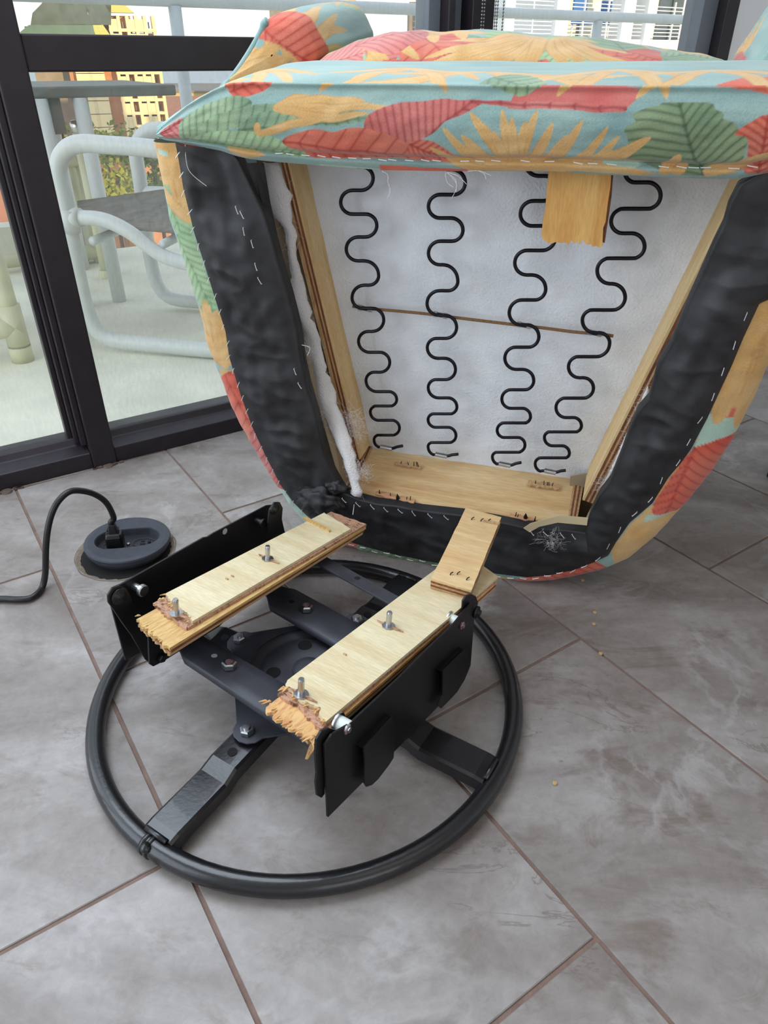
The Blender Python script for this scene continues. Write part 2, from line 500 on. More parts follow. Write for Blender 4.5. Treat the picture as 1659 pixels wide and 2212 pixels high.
# ------------------------------------------------------------------ printed fabric
# A small painter: it colours points of the cloth's own 2-D layout with leaf and frond shapes.
def pip(P, poly):
    x, y = P[:, 0], P[:, 1]; ins = np.zeros(len(P), bool); n = len(poly)
    for i in range(n):
        x0, y0 = poly[i][0], poly[i][1]; x1, y1 = poly[(i + 1) % n][0], poly[(i + 1) % n][1]
        if y0 == y1: continue
        c = ((y > y0) != (y > y1)) & (x < (x1 - x0) * (y - y0) / (y1 - y0) + x0)
        ins ^= c
    return ins

def smooth_poly(pts, k=5):
    return [(p.x, p.y) for p in catmull([(a, b, 0) for a, b in pts], k, True)]

def along(P, A, B):
    A, B = np.array(A, float), np.array(B, float); d = B - A; L = np.hypot(*d); d /= L
    q = P - A
    return q @ d / L, q @ np.array([-d[1], d[0]]) / L

lin = lambda c: np.array(srgb(*c)[:3])
TEAL = [lin((142, 174, 170)), lin((122, 152, 150)), lin((176, 194, 182))]
PAL = {'red': ((214, 86, 62), (164, 50, 42), (226, 142, 118)), 'rose': ((200, 94, 88), (150, 58, 60), (220, 148, 138)),
       'green': ((128, 156, 128), (86, 112, 88), (170, 190, 150)), 'dkgreen': ((112, 138, 108), (66, 84, 60), (166, 182, 140)),
       'ltgreen': ((158, 192, 146), (104, 138, 100), (186, 208, 166)), 'mint': ((176, 204, 186), (150, 176, 156), (190, 212, 196)),
       'tan': ((214, 166, 100), (168, 116, 66), (226, 196, 146))}

def vnoise(P, s, seed=0):
    """cheap smooth value noise on 2-D points"""
    rs = np.random.RandomState(seed); G = rs.rand(64, 64)
    q = P * s + 1000; i = np.floor(q).astype(int); f = q - i; f = f * f * (3 - 2 * f)
    a = G[i[:, 0] % 64, i[:, 1] % 64]; b = G[(i[:, 0] + 1) % 64, i[:, 1] % 64]
    c = G[i[:, 0] % 64, (i[:, 1] + 1) % 64]; d = G[(i[:, 0] + 1) % 64, (i[:, 1] + 1) % 64]
    return (a * (1 - f[:, 0]) + b * f[:, 0]) * (1 - f[:, 1]) + (c * (1 - f[:, 0]) + d * f[:, 0]) * f[:, 1]

def paint(P, shapes):
    P = np.asarray(P, float)
    n1 = vnoise(P, 14, 1)[:, None]; n2 = vnoise(P * np.array([1, 3.]), 22, 2)[:, None]
    C = TEAL[0] * (1 - n1) + TEAL[1] * n1
    C = C * (1 - .45 * n2) + TEAL[2] * (.45 * n2)
    for sh in shapes:
        kind = sh[0]
        if kind == 'leaf':      # ('leaf', palette, outline, rib start, rib end, vein count)
            _, pal, poly, A, B, nv = sh
            poly = smooth_poly(poly, 4)
            bb = np.array(poly); lo, hi = bb.min(0), bb.max(0)
            idx = np.where((P[:, 0] > lo[0]) & (P[:, 0] < hi[0]) & (P[:, 1] > lo[1]) & (P[:, 1] < hi[1]))[0]
            if not len(idx): continue
            idx = idx[pip(P[idx], poly)]
            if not len(idx): continue
            base, dark, pale = (lin(c) for c in PAL[pal])
            s, d = along(P[idx], A, B); ad = np.abs(d)
            Q0 = P[idx]
            k = np.clip(vnoise(P[idx], 18, 5) * 1.3 + .35 * np.sin(s * 3) - .1, 0, 1)[:, None]
            col = base * (1 - k * .8) + pale * k * .8
            ph = (s - ad * .75 + ad * ad * .35) * nv
            vein = np.abs(ph - np.round(ph))
            Lr = math.hypot(B[0] - A[0], B[1] - A[1])
            vw = np.exp(-(vein * Lr / nv / .0015) ** 2)[:, None] * .62
            shade = (np.clip(.5 - vein, 0, 1) * .30 + .25 * vnoise(Q0, 16, 11))[:, None]
            col = col * (1 - shade) + dark * shade
            rib = np.exp(-(ad * Lr / .0016) ** 2)[:, None] * .75
            w = np.clip(vw + rib, 0, .85)
            C[idx] = col * (1 - w) + dark * w
        elif kind == 'blade':   # ('blade', palette, [centre line points], half width)
            _, pal, line, hw = sh
            L = catmull([(a, b, 0) for a, b in line], 28)
            n = len(L); l, r = [], []
            for i, p in enumerate(L):
                t = (L[min(i + 1, n - 1)] - L[max(i - 1, 0)]).normalized(); s = i / (n - 1)
                w_ = hw * (math.sin(math.pi * min(1, (s * .9 + .1))) ** .7 if s < .999 else 0)
                l.append((p.x - t.y * w_, p.y + t.x * w_)); r.append((p.x + t.y * w_, p.y - t.x * w_))
            poly = l + r[::-1]
            bb = np.array(poly); lo, hi = bb.min(0), bb.max(0)
            idx = np.where((P[:, 0] > lo[0]) & (P[:, 0] < hi[0]) & (P[:, 1] > lo[1]) & (P[:, 1] < hi[1]))[0]
            if not len(idx): continue
            idx = idx[pip(P[idx], poly)]
            if not len(idx): continue
            base, dark, pale = (lin(c) for c in PAL[pal])
            Ln = np.array([(p.x, p.y) for p in L]); Q = P[idx]
            dd = np.min(np.hypot(Q[:, None, 0] - Ln[None, :, 0], Q[:, None, 1] - Ln[None, :, 1]), 1) / hw
            k = vnoise(Q, 60, 7)[:, None]
            col = base * (1 - .5 * k) + pale * .5 * k
            st = np.abs(((dd * 1.6 + .3 * k[:, 0]) % 1) - .5) * 2
            w = (np.clip(dd, 0, 1) ** 6 * .55 + (st < .25) * .12)[:, None]
            C[idx] = col * (1 - w) + dark * w
        elif kind == 'patch':   # flat patch of one colour
            _, pal, poly = sh
            idx = np.where(pip(P, poly))[0]
            base, dark, pale = (lin(c) for c in PAL[pal])
            k = vnoise(P[idx], 35, 9)[:, None]
            C[idx] = base * (1 - .5 * k) + pale * .5 * k
    return C

def frond(pal, base, tips, hw):
    out = []
    for i, (tx, ty, bend) in enumerate(tips):
        mx, my = (base[0] + tx) / 2, (base[1] + ty) / 2
        dx, dy = tx - base[0], ty - base[1]
        out.append(('blade', pal, [base, (mx - dy * bend, my + dx * bend), (tx, ty)], hw))
    return out

def scatter(seed, x0, x1, y0, y1, n):
    """loose repeat of the print for the cloth that the list of placed leaves does not cover"""
    r = random.Random(seed); S = []
    for i in range(n):
        cx, cy = r.uniform(x0, x1), r.uniform(y0, y1); a = r.uniform(0, 6.28); L = r.uniform(.07, .14)
        pal = r.choice(['red', 'green', 'tan', 'ltgreen', 'tan', 'rose', 'tan'])
        if pal == 'tan':
            S += frond('tan', (cx, cy), [(cx + L * 1.2 * math.cos(a + t), cy + L * 1.2 * math.sin(a + t), r.uniform(-.2, .2)) for t in (-1.2, -.8, -.4, 0, .4, .8, 1.2)], .011)
        else:
            pts = []
            for k in range(14):
                t = k / 14 * 2 * math.pi; w = .42 * L * abs(math.sin(t)) ** .8 * (1 if math.sin(t) > 0 else -1) * (1 + .06 * (-1) ** k)
                u_ = -L * math.cos(t) * .9
                pts.append((cx + math.cos(a) * u_ - math.sin(a) * w, cy + math.sin(a) * u_ + math.cos(a) * w))
            S.append(('leaf', pal, pts, pts[0], pts[7], 11))
    return S

def fabric_material():
    M = bpy.data.materials.new('printed_tropical_fabric'); M.use_nodes = True
    nt = M.node_tree; N, L = nt.nodes, nt.links; B = N['Principled BSDF']
    at = N.new('ShaderNodeVertexColor'); at.layer_name = 'print'
    tc = N.new('ShaderNodeTexCoord')
    nz = N.new('ShaderNodeTexNoise'); nz.inputs['Scale'].default_value = 480; nz.inputs['Detail'].default_value = 3
    n2 = N.new('ShaderNodeTexNoise'); n2.inputs['Scale'].default_value = 40; n2.inputs['Detail'].default_value = 5
    L.new(tc.outputs['Object'], nz.inputs[0]); L.new(tc.outputs['Object'], n2.inputs[0])
    rp = N.new('ShaderNodeMapRange'); rp.inputs[3].default_value = .68; rp.inputs[4].default_value = 1.0
    L.new(nz.outputs[0], rp.inputs[0])
    mu = N.new('ShaderNodeMix'); mu.data_type = 'RGBA'; mu.blend_type = 'MULTIPLY'; mu.inputs[0].default_value = 1
    L.new(at.outputs[0], mu.inputs[6]); L.new(rp.outputs[0], mu.inputs[7]); L.new(mu.outputs[2], B.inputs['Base Color'])
    B.inputs['Roughness'].default_value = .85; B.inputs['Sheen Weight'].default_value = .25
    B.inputs['Specular IOR Level'].default_value = .25
    ad = N.new('ShaderNodeMath'); ad.operation = 'ADD'; L.new(nz.outputs[0], ad.inputs[0]); L.new(n2.outputs[0], ad.inputs[1])
    bp = N.new('ShaderNodeBump'); bp.inputs['Strength'].default_value = .3; bp.inputs['Distance'].default_value = .0015
    L.new(ad.outputs[0], bp.inputs['Height']); L.new(bp.outputs[0], B.inputs['Normal'])
    return M
M_FAB = fabric_material()

def print_cloth(o, UV, shapes):
    UV = np.asarray(UV, float); C = 0
    for jx, jy in ((-.0003, -.0004), (.0005, .0001), (-.0001, .0005)): C = C + paint(UV + np.array([jx, jy]), shapes) / 3
    a = o.data.color_attributes.new('print', 'FLOAT_COLOR', 'POINT')
    a.data.foreach_set('color', np.c_[C, np.ones(len(C))].astype(np.float32).ravel())

# ------------------------------------------------------------------ other chair materials
M_CAMBRIC = mat('black_cambric', srgb(27, 26, 28), .55, spec=.45, col2=srgb(45, 44, 47), vscale=25, bump=.22, bscale=900, detail=8)
M_PAD = mat('white_padding', srgb(228, 231, 236), .95, col2=srgb(212, 215, 221), vscale=18, bump=.8, bscale=260, detail=8)
M_BATT = mat('white_batting', srgb(222, 218, 218), 1., bump=1., bscale=400)
M_KRAFT = mat('tan_kraft_board', srgb(160, 142, 116), .8, var=.15, bump=.2)
M_SPRING = mat('black_spring_wire', srgb(34, 32, 38), .32, metal=.75, spec=.6)
M_STEEL = mat('zinc_steel', srgb(196, 198, 202), .28, metal=1., var=.2, vscale=200)
M_STAPLE = mat('staple_wire', srgb(225, 225, 228), .4, metal=.35)
M_TWINE = mat('brown_twine', srgb(140, 104, 72), .9, var=.3, vscale=300, bump=1., bscale=500)

def wood(name, c1, c2, stretch, scale=7., c3=None, rough=.62):
    M = bpy.data.materials.new(name); M.use_nodes = True
    nt = M.node_tree; N, L = nt.nodes, nt.links; B = N['Principled BSDF']
    tc = N.new('ShaderNodeTexCoord'); mp = N.new('ShaderNodeMapping'); mp.inputs['Scale'].default_value = stretch
    L.new(tc.outputs['Object'], mp.inputs[0])
    n1 = N.new('ShaderNodeTexNoise'); n1.inputs['Scale'].default_value = scale; n1.inputs['Detail'].default_value = 8; n1.inputs['Distortion'].default_value = .8
    n2 = N.new('ShaderNodeTexNoise'); n2.inputs['Scale'].default_value = scale * 14; n2.inputs['Detail'].default_value = 5
    L.new(mp.outputs[0], n1.inputs[0]); L.new(mp.outputs[0], n2.inputs[0])
    rp = N.new('ShaderNodeValToRGB'); E = rp.color_ramp.elements
    E[0].position = .38; E[0].color = c1; E[1].position = .66; E[1].color = c2
    if c3: e = E.new(.52); e.color = c3
    L.new(n1.outputs[0], rp.inputs[0])
    r2 = N.new('ShaderNodeMapRange'); r2.inputs[1].default_value = .3; r2.inputs[2].default_value = .7; r2.inputs[3].default_value = .84; r2.inputs[4].default_value = 1.06
    L.new(n2.outputs[0], r2.inputs[0])
    mu = N.new('ShaderNodeMix'); mu.data_type = 'RGBA'; mu.blend_type = 'MULTIPLY'; mu.inputs[0].default_value = 1
    L.new(rp.outputs[0], mu.inputs[6]); L.new(r2.outputs[0], mu.inputs[7]); L.new(mu.outputs[2], B.inputs['Base Color'])
    B.inputs['Roughness'].default_value = rough
    bp = N.new('ShaderNodeBump'); bp.inputs['Strength'].default_value = .25; bp.inputs['Distance'].default_value = .001
    L.new(n2.outputs[0], bp.inputs['Height']); L.new(bp.outputs[0], B.inputs['Normal'])
    return M
M_PLY = wood('pale_plywood_face', srgb(228, 214, 178), srgb(214, 192, 148), (.6, 5, 5))
M_PLYX = wood('warm_plywood_face', srgb(226, 198, 150), srgb(202, 158, 106), (.5, 4, 4), 6, srgb(216, 180, 130))
M_PLY2 = wood('amber_plywood_face', srgb(224, 176, 104), srgb(206, 148, 76), (5, .6, 5))
M_PLYL = wood('light_ply_edge', srgb(204, 168, 122), srgb(176, 136, 94), (30, 3, 30), 8)
M_PLYD = wood('dark_ply_edge', srgb(140, 84, 52), srgb(104, 58, 38), (30, 3, 30), 10)
M_RAIL = wood('rail_face', srgb(226, 196, 146), srgb(214, 176, 120), (6, .8, 6))

# ------------------------------------------------------------------ the overturned chair
CA, CL = math.radians(17.7), math.radians(6)
CW = Vector((math.cos(CA), -math.sin(CA), 0)); _n = Vector((-math.sin(CA), -math.cos(CA), 0))
CUP = Vector((0, 0, 1)) * math.cos(CL) + _n * math.sin(CL)
CN = CW.cross(CUP)
CH = Frame(WF.px(1010, 1235), CW, CUP, CN)          # x = width, y = towards the seat front (up), z = out of the seat bottom
chair = empty('swivel_armchair', CH, 'tropical print barrel armchair tipped on its back, torn seat bottom facing out', 'armchair')
def cp(u, v, z=0.): return CH.px(u, v, z, 2)
def cpy(u, v, y): return CH.px(u, v, y, 1)

BO_L = [(380, 308), (388, 350), (397, 405), (408, 450), (420, 500), (440, 562), (465, 642), (488, 715), (496, 770), (520, 850), (545, 920), (575, 985), (606, 1045), (632, 1082), (662, 1112)]
BO_B = [(662, 1112), (700, 1140), (745, 1166), (790, 1180), (850, 1196), (950, 1216), (1010, 1228), (1079, 1239), (1139, 1246), (1190, 1241), (1240, 1230), (1282, 1214)]
BO_R = [(1282, 1214), (1314, 1199), (1332, 1168), (1360, 1128), (1409, 1086), (1445, 1029), (1470, 1000), (1493, 968), (1528, 902), (1552, 850), (1580, 790), (1605, 730), (1640, 655)]
BI_L = [(492, 322), (512, 345), (520, 362), (548, 420), (568, 461), (590, 530), (600, 569), (622, 640), (640, 710), (650, 781), (665, 851), (680, 896), (692, 950), (700, 985), (717, 1025), (741, 1066)]
BI_B = [(741, 1066), (775, 1080), (810, 1089), (861, 1095), (907, 1104), (997, 1114), (1083, 1130), (1131, 1140), (1226, 1147), (1264, 1152)]
BI_R = [(1264, 1152), (1274, 1112), (1294, 1072), (1318, 1041), (1342, 981), (1360, 929), (1377, 890), (1402, 862), (1421, 789), (1454, 734), (1483, 660), (1513, 594), (1542, 528), (1564, 484), (1575, 444), (1597, 400)]
lp = lambda L, z=0.: [cp(u, v, z) for u, v in L]
bo_l, bo_b, bo_r = lp(BO_L), lp(BO_B), lp(BO_R)
# beyond the frame's right edge the outline mirrors the left one
bo_r += [Vector((x, y, 0)) for x, y in ((.385, .55), (.40, .62), (.405, .66))]
bi_r = lp(BI_R, .004) + [Vector((.30, .66, .004))]

def wrink(p, s=1.):
    q = Vector((p.x, p.y, 0))
    a = mnoise.noise(q * 9 + Vector((3, 1, 0))) * .011 + mnoise.noise(Vector((p.x * 44, p.y * 16, 0))) * .005 + mnoise.noise(q * 55) * .0022
    r = abs(mnoise.noise(Vector((p.x * 12 + p.y * 5, p.y * 30, 2)))) * .007
    return (a - r) * s

def strip(name, bo, bi, seed, parent, inner_fall=-.02, puff=.014):
    n = 240; A, B = resample(bo, n), resample(bi, n); m_ = 34; rows = []
    for i in range(n):
        r = []
        for k in range(m_ + 1):
            s = k / m_
            p = A[i].lerp(B[i], s)
            h = puff * math.sin(math.pi * min(s * 1.05, 1)) ** .6 * (1 - .75 * s * s)
            edge = min(1, s * 6) * min(1, (1 - s) * 3.5)
            h += wrink(p + Vector((seed, 0, 0))) * edge
            if k == 0: h = .0015
            r.append(Vector((p.x, p.y, p.z + h)))
        # turn down over the inner edge of the padded rail
        d = (B[i] - A[i]).normalized()
        for q, (a, b) in enumerate(((.0006, -.003), (.0006, -.008), (.0, -.014), (.0, inner_fall))):
            r.append(Vector((B[i].x + d.x * a, B[i].y + d.y * a, B[i].z + b)))
        rows.append(r)
    o = obj(name, loft(rows), M_CAMBRIC, parent, smooth=True)
    return o
strip('dust_cover', bo_l, lp(BI_L, .002), 0, chair)
strip('dust_cover', bo_b, lp(BI_B, .004), 5, chair, puff=.010)
strip('dust_cover', bo_r, bi_r, 9, chair)
# gathered bunch of black cloth at the lower left corner
def bunch(c, rx, ry, rz, seed):
    bm = bmesh.new(); bmesh.ops.create_icosphere(bm, subdivisions=4, radius=1)
    for v in bm.verts:
        f = 1 + .28 * mnoise.noise(v.co * 2.3 + Vector((seed, 0, 0))) + .16 * mnoise.noise(v.co * 5 + Vector((0, seed, 0)))
        fold = .10 * math.sin(v.co.x * 9 + 3 * mnoise.noise(v.co * 2))
        f += fold
        v.co = Vector((v.co.x * rx * f, v.co.y * ry * f, v.co.z * rz * f)) + Vector(c)
    g = [v.co.copy() for v in bm.verts], [tuple(v.index for v in f.verts) for f in bm.faces]
    bm.free(); return g
obj('dust_cover_gather', bunch(cp(690, 1082, .012), .040, .028, .018, 1), M_CAMBRIC, chair, smooth=True)
obj('dust_cover_gather', bunch(cp(724, 1052, -.002), .022, .014, .014, 4), M_CAMBRIC, chair, smooth=True)
# inner, torn second layer of black cloth hanging on the left side
TL_ = [cp(u, v, -.03) for u, v in ((520, 352), (548, 350), (568, 356))]
inner = []
for (u0, v0), (u1, v1) in zip(((530, 352), (556, 420), (592, 520), (620, 620), (646, 720), (664, 820), (684, 900)), ((570, 352), (584, 440), (610, 560), (637, 680), (655, 780), (676, 870), (693, 948))):
    a, b = cp(u0, v0, -.006), cp(u1, v1, -.022)
    inner.append([a.lerp(b, t) + Vector((0, 0, .008 * mnoise.noise(Vector((t * 6, v0 * .02, 0))))) for t in (0, .2, .4, .6, .8, 1)])
obj('torn_dust_cover', loft(inner), M_CAMBRIC, chair, smooth=True)

# printed outer cover: a narrow sliver in view, the barrel body behind it
O_L = [(338, 300), (345, 335), (363, 420), (372, 470), (392, 525), (412, 590), (440, 680), (452, 740), (478, 800), (500, 860), (522, 905), (548, 950), (580, 1003), (610, 1046), (636, 1085), (668, 1122)]
O_B = [(700, 1148), (745, 1172), (785, 1187), (850, 1206), (950, 1226), (1010, 1238), (1079, 1249), (1139, 1252), (1190, 1250), (1240, 1241), (1296, 1228)]
O_R = [(1358, 1200), (1417, 1152), (1450, 1115), (1485, 1078), (1536, 1015), (1580, 949), (1604, 902), (1632, 848), (1656, 790)]
outl = lp(O_L, -.03) + lp(O_B, -.012) + lp(O_R, -.03) + [Vector((x, y, -.03)) for x, y in ((.405, .50), (.425, .58), (.43, .66))]
inl = bo_l + bo_b[1:] + bo_r[1:]
n = 1300
A, B = resample(inl, n), resample(outl, n)
ctr = Vector((-.03, .42, 0)); rows = []; uvr = []
for i in range(n):
    a, b = A[i], B[i]; dv = Vector((b.x - a.x, b.y - a.y, 0)); L_ = dv.length; dn = dv.normalized() if L_ > 1e-5 else Vector((0, -1, 0))
    out = Vector((b.x - ctr.x, b.y - ctr.y, 0)).normalized()
    r, uv = [], []
    for k in range(21):       # sliver: rounds from the staple line to the silhouette
        s = k / 20
        z = b.z * (1 - math.cos(s * math.pi / 2)) + .001
        q = a + dv * math.sin(s * math.pi / 2)
        w_ = .0018 * mnoise.noise(Vector((q.x * 60, q.y * 60, 0)))
        r.append(Vector((q.x, q.y, z + w_ * (0 < k)))); uv.append((q.x, q.y))
    for z in (-.055, -.09, -.14, -.2, -.27, -.34, -.41, -.48, -.54):
        low = max(0, 1 - b.y / .25)
        ins = -.004 - .10 * (-z - .03) * (1 - low)
        drop = (-z) * math.tan(CL) * low
        q = Vector((b.x, b.y - drop, 0)) + out * ins
        r.append(Vector((q.x, q.y, z))); uv.append((b.x + out.x * (-z), b.y + out.y * (-z)))
    rows.append(r); uvr += uv
px2 = lambda L, z=-.015: [tuple(cp(u, v, z)[:2]) for u, v in L]
SL = [('patch', 'tan', px2([(330, 305), (400, 305), (420, 420), (350, 420)])), ]
SL += [('patch', 'mint', px2([(344, 318), (372, 322), (376, 334), (348, 330)])), ('patch', 'tan', px2([(352, 395), (392, 400), (400, 440), (362, 440)]))]
SL += [('leaf', 'ltgreen', px2([(355, 400), (400, 410), (425, 470), (430, 480), (425, 560), (375, 480)]), px2([(372, 430)])[0], px2([(425, 560)])[0], 6),
       ('leaf', 'ltgreen', px2([(380, 520), (420, 490), (450, 560), (480, 650), (450, 670), (410, 610)]), px2([(395, 520)])[0], px2([(470, 660)])[0], 9)]
SL += frond('tan', px2([(505, 780)])[0], [(*px2([t])[0], .08) for t in ((420, 650), (450, 640), (480, 660), (400, 700), (440, 720))], .016)
SL += frond('tan', px2([(430, 470)])[0], [(*px2([t])[0], .08) for t in ((372, 350), (392, 340), (350, 400))], .010)
SL += [('patch', 'tan', px2([(450, 742), (510, 742), (520, 775), (470, 775)])), ('patch', 'tan', px2([(480, 790), (520, 790), (530, 815), (480, 818)]))]
SL += [('leaf', 'red', px2([(478, 815), (540, 800), (600, 950), (640, 1040), (610, 1060), (560, 980), (500, 880)]), px2([(505, 825)])[0], px2([(625, 1050)])[0], 7)]
SL += [('leaf', 'rose', px2([(560, 900), (620, 1000), (630, 1060), (600, 1040), (550, 970)]), px2([(570, 930)])[0], px2([(620, 1050)])[0], 7)]
SL += [('patch', 'mint', px2([(606, 1046), (650, 1046), (690, 1130), (650, 1130)])), ('patch', 'red', px2([(700, 1120), (790, 1160), (800, 1200), (700, 1160)])),
       ('leaf', 'green', px2([(785, 1160), (850, 1180), (950, 1205), (940, 1240), (850, 1220), (780, 1195)]), px2([(785, 1180)])[0], px2([(950, 1225)])[0], 12),
       ('patch', 'tan', px2([(1050, 1225), (1120, 1240), (1120, 1265), (1050, 1260)])),
       ('leaf', 'red', px2([(1110, 1240), (1200, 1225), (1290, 1200), (1305, 1240), (1200, 1275), (1120, 1270)]), px2([(1290, 1220)])[0], px2([(1110, 1255)])[0], 9)]
SL += [('patch', 'tan', px2([(1320, 1170), (1395, 1085), (1440, 1060), (1500, 1090), (1400, 1200), (1330, 1215)])),
       ('patch', 'mint', px2([(1395, 1102), (1470, 1086), (1465, 1098), (1392, 1116)])),
       ('leaf', 'red', px2([(1408, 1092), (1440, 1030), (1490, 960), (1520, 945), (1610, 925), (1580, 980), (1500, 1085), (1450, 1100)]), px2([(1500, 955)])[0], px2([(1440, 1100)])[0], 8),
       ('patch', 'mint', px2([(1500, 952), (1520, 880), (1640, 880), (1600, 935), (1560, 938)])),
       ('patch', 'red', px2([(1540, 890), (1558, 840), (1650, 850), (1600, 895)])),]
SL += frond('tan', px2([(1690, 640)])[0], [(*px2([t])[0], b_) for t, b_ in (((1560, 880), -.08), ((1545, 905), -.05), ((1590, 850), -.03), ((1590, 925), .05), ((1620, 870), .08), ((1640, 840), .1), ((1570, 800), -.12))], .022)
SL_all = scatter(11, -.9, .9, -.6, 1.2, 120) + SL
body = obj('outer_cover', loft(rows), M_FAB, chair, smooth=True)
print_cloth(body, uvr, SL_all)
# raw hem along the staple line + staples
M_SEAM = mat('dark_seam', srgb(90, 84, 70), .9)
rs = random.Random(3)
def staple_geo():
    return join(tube([(-.005, 0, -.001), (-.005, 0, .0009), (.005, 0, .0009), (.005, 0, -.001)], .00055, 5))
st_me = obj('staple', staple_geo(), M_STAPLE, chair)
first = [True]
def put_staple(p, ang, zoff=.001, tilt=0.):
    if first[0]: o = st_me; first[0] = False
    else:
        o = st_me.copy(); scene.collection.objects.link(o); o.parent = chair
    o.location = p + Vector((0, 0, zoff)); o.rotation_euler = (tilt, 0, ang)
for L_, cnt, off in ((bo_l, 26, .008), (bo_b, 24, .008), (bo_r, 18, .010)):
    R = resample(L_, cnt * 2 + 1)
    for i in range(1, cnt * 2, 2):
        t = R[i + 1] - R[i - 1]; a = math.atan2(t.y, t.x)
        nrm = Vector((-t.y, t.x, 0)).normalized()
        if nrm.dot(ctr - R[i]) < 0: nrm = -nrm
        base_a = a + (rs.uniform(-.9, -.5) if L_ is bo_l else rs.uniform(-.2, .25))
        put_staple(R[i] + nrm * (off + rs.uniform(-.003, .002)) + Vector((0, 0, .012)), base_a)
for i, (u, v) in enumerate(((745, 1078), (775, 1087), (806, 1092), (835, 1098), (866, 1101), (895, 1106), (930, 1111), (965, 1115), (1215, 1153), (1240, 1156), (1180, 1150), (1150, 1148), (697, 1066))):
    put_staple(cp(u, v, .016), .9 + rs.uniform(-.2, .2) - 1.7, .004)
for i, (u, v) in enumerate(((515, 452), (526, 462), (530, 498), (548, 525), (556, 574), (564, 604), (640, 800), (650, 830))):
    put_staple(cp(u, v, .02), 1.85 + rs.uniform(-.3, .3), .0045)

# ---- seat opening: padding, frame rails, springs
PZ = -.118
pad_px = [(610, 345), (1625, 372), (1225, 1120), (760, 1050)]
pp = [cp(u, v, PZ - .006) for u, v in pad_px]
rows = []
for j in range(40):
    t = j / 39; a, b = pp[0].lerp(pp[3], t), pp[1].lerp(pp[2], t)
    rows.append([a.lerp(b, i / 39) + Vector((0, 0, .0035 * mnoise.noise(Vector((i * .25, j * .25, 0))) + .004 * mnoise.noise(Vector((i * .07, j * .07, 4))))) for i in range(40)])
obj('seat_padding', loft(rows), M_PAD, chair, smooth=True)

def layered(name, face_pts, thick_dir, total, layers, parent, face_mat=None):
    """plywood: each layer is a slice of the prism along thick_dir (a unit vector)"""
    td = Vector(thick_dir); s0 = 0; first_ = None
    for frac, mt in layers:
        P = [Vector(p) + td * (s0 * total) for p in face_pts]
        o = obj(name if first_ is None else 'ply_layer', prism(P, td * (frac * total)), mt, parent if first_ is None else first_)
        if first_ is None: first_ = o
        s0 += frac
    return first_
LAY = ((.16, M_RAIL), (.19, M_PLYD), (.14, M_PLYL), (.17, M_PLYD), (.34, M_PLYL))
# left rail: inner face at the padding, laminated edge towards the viewer
lt, lb = cp(641, 352, -.004), cp(786, 985, -.004)
def rail(top, bot, side, zf, zb, total=.026):
    d = (bot - top).normalized(); nrm = Vector((-d.y, d.x, 0)) * side
    face = [Vector((top.x, top.y, zf)), Vector((bot.x, bot.y, zf)), Vector((bot.x, bot.y, zb)), Vector((top.x, top.y, zb))]
    return layered('side_rail', face, nrm, total, LAY, chair)
def px_rail(top_px, bot_px, zf, zb, side, total=.019):
    a, b = cp(*top_px, zf), cp(*bot_px, zf)
    rail(a, b, side, zf, zb, total)
px_rail((624, 345), (779, 992), -.070, -.126, -1)
px_rail((1607, 385), (1258, 1080), -.040, -.126, 1, .021)

# back rail of the seat: a wide board seen from above, with ply ends
def quad3(nl, nr, fr_, fl_, zn=-.004, zf=-.124): return [cp(*nl, zn), cp(*nr, zn), cp(*fr_, zf), cp(*fl_, zf)]
Q = quad3((757, 1078), (1236, 1158), (1246, 1036), (800, 967))
nq = (Q[1] - Q[0]).cross(Q[3] - Q[0]).normalized()
if nq.y > 0: nq = -nq
back = obj('back_rail', prism(Q, nq * .018), M_PLYX, chair, bevel=.0008)
for s_, (nl, nr, f1, f0) in ((0, ((738, 1070), (757, 1078), (805, 968), (788, 966))), (1, ((1221, 1156), (1240, 1160), (1262, 1040), (1240, 1036)))):
    q = quad3(nl, nr, f1, f0); up = -nq * .004
    q = [p + up for p in q]
    e1 = (q[1] - q[0]).normalized(); wd = (q[1] - q[0]).length
    f_ = None
    for k, mt in enumerate((M_PLYL, M_PLYD, M_PLYL, M_PLYD, M_PLYL)):
        a, b = k / 5, (k + 1) / 5
        P = [q[0].lerp(q[1], a), q[0].lerp(q[1], b), q[3].lerp(q[2], b), q[3].lerp(q[2], a)]
        o = obj('corner_block' if f_ is None else 'ply_layer', prism(P, nq * .02), mt, chair if f_ is None else f_)
        f_ = f_ or o
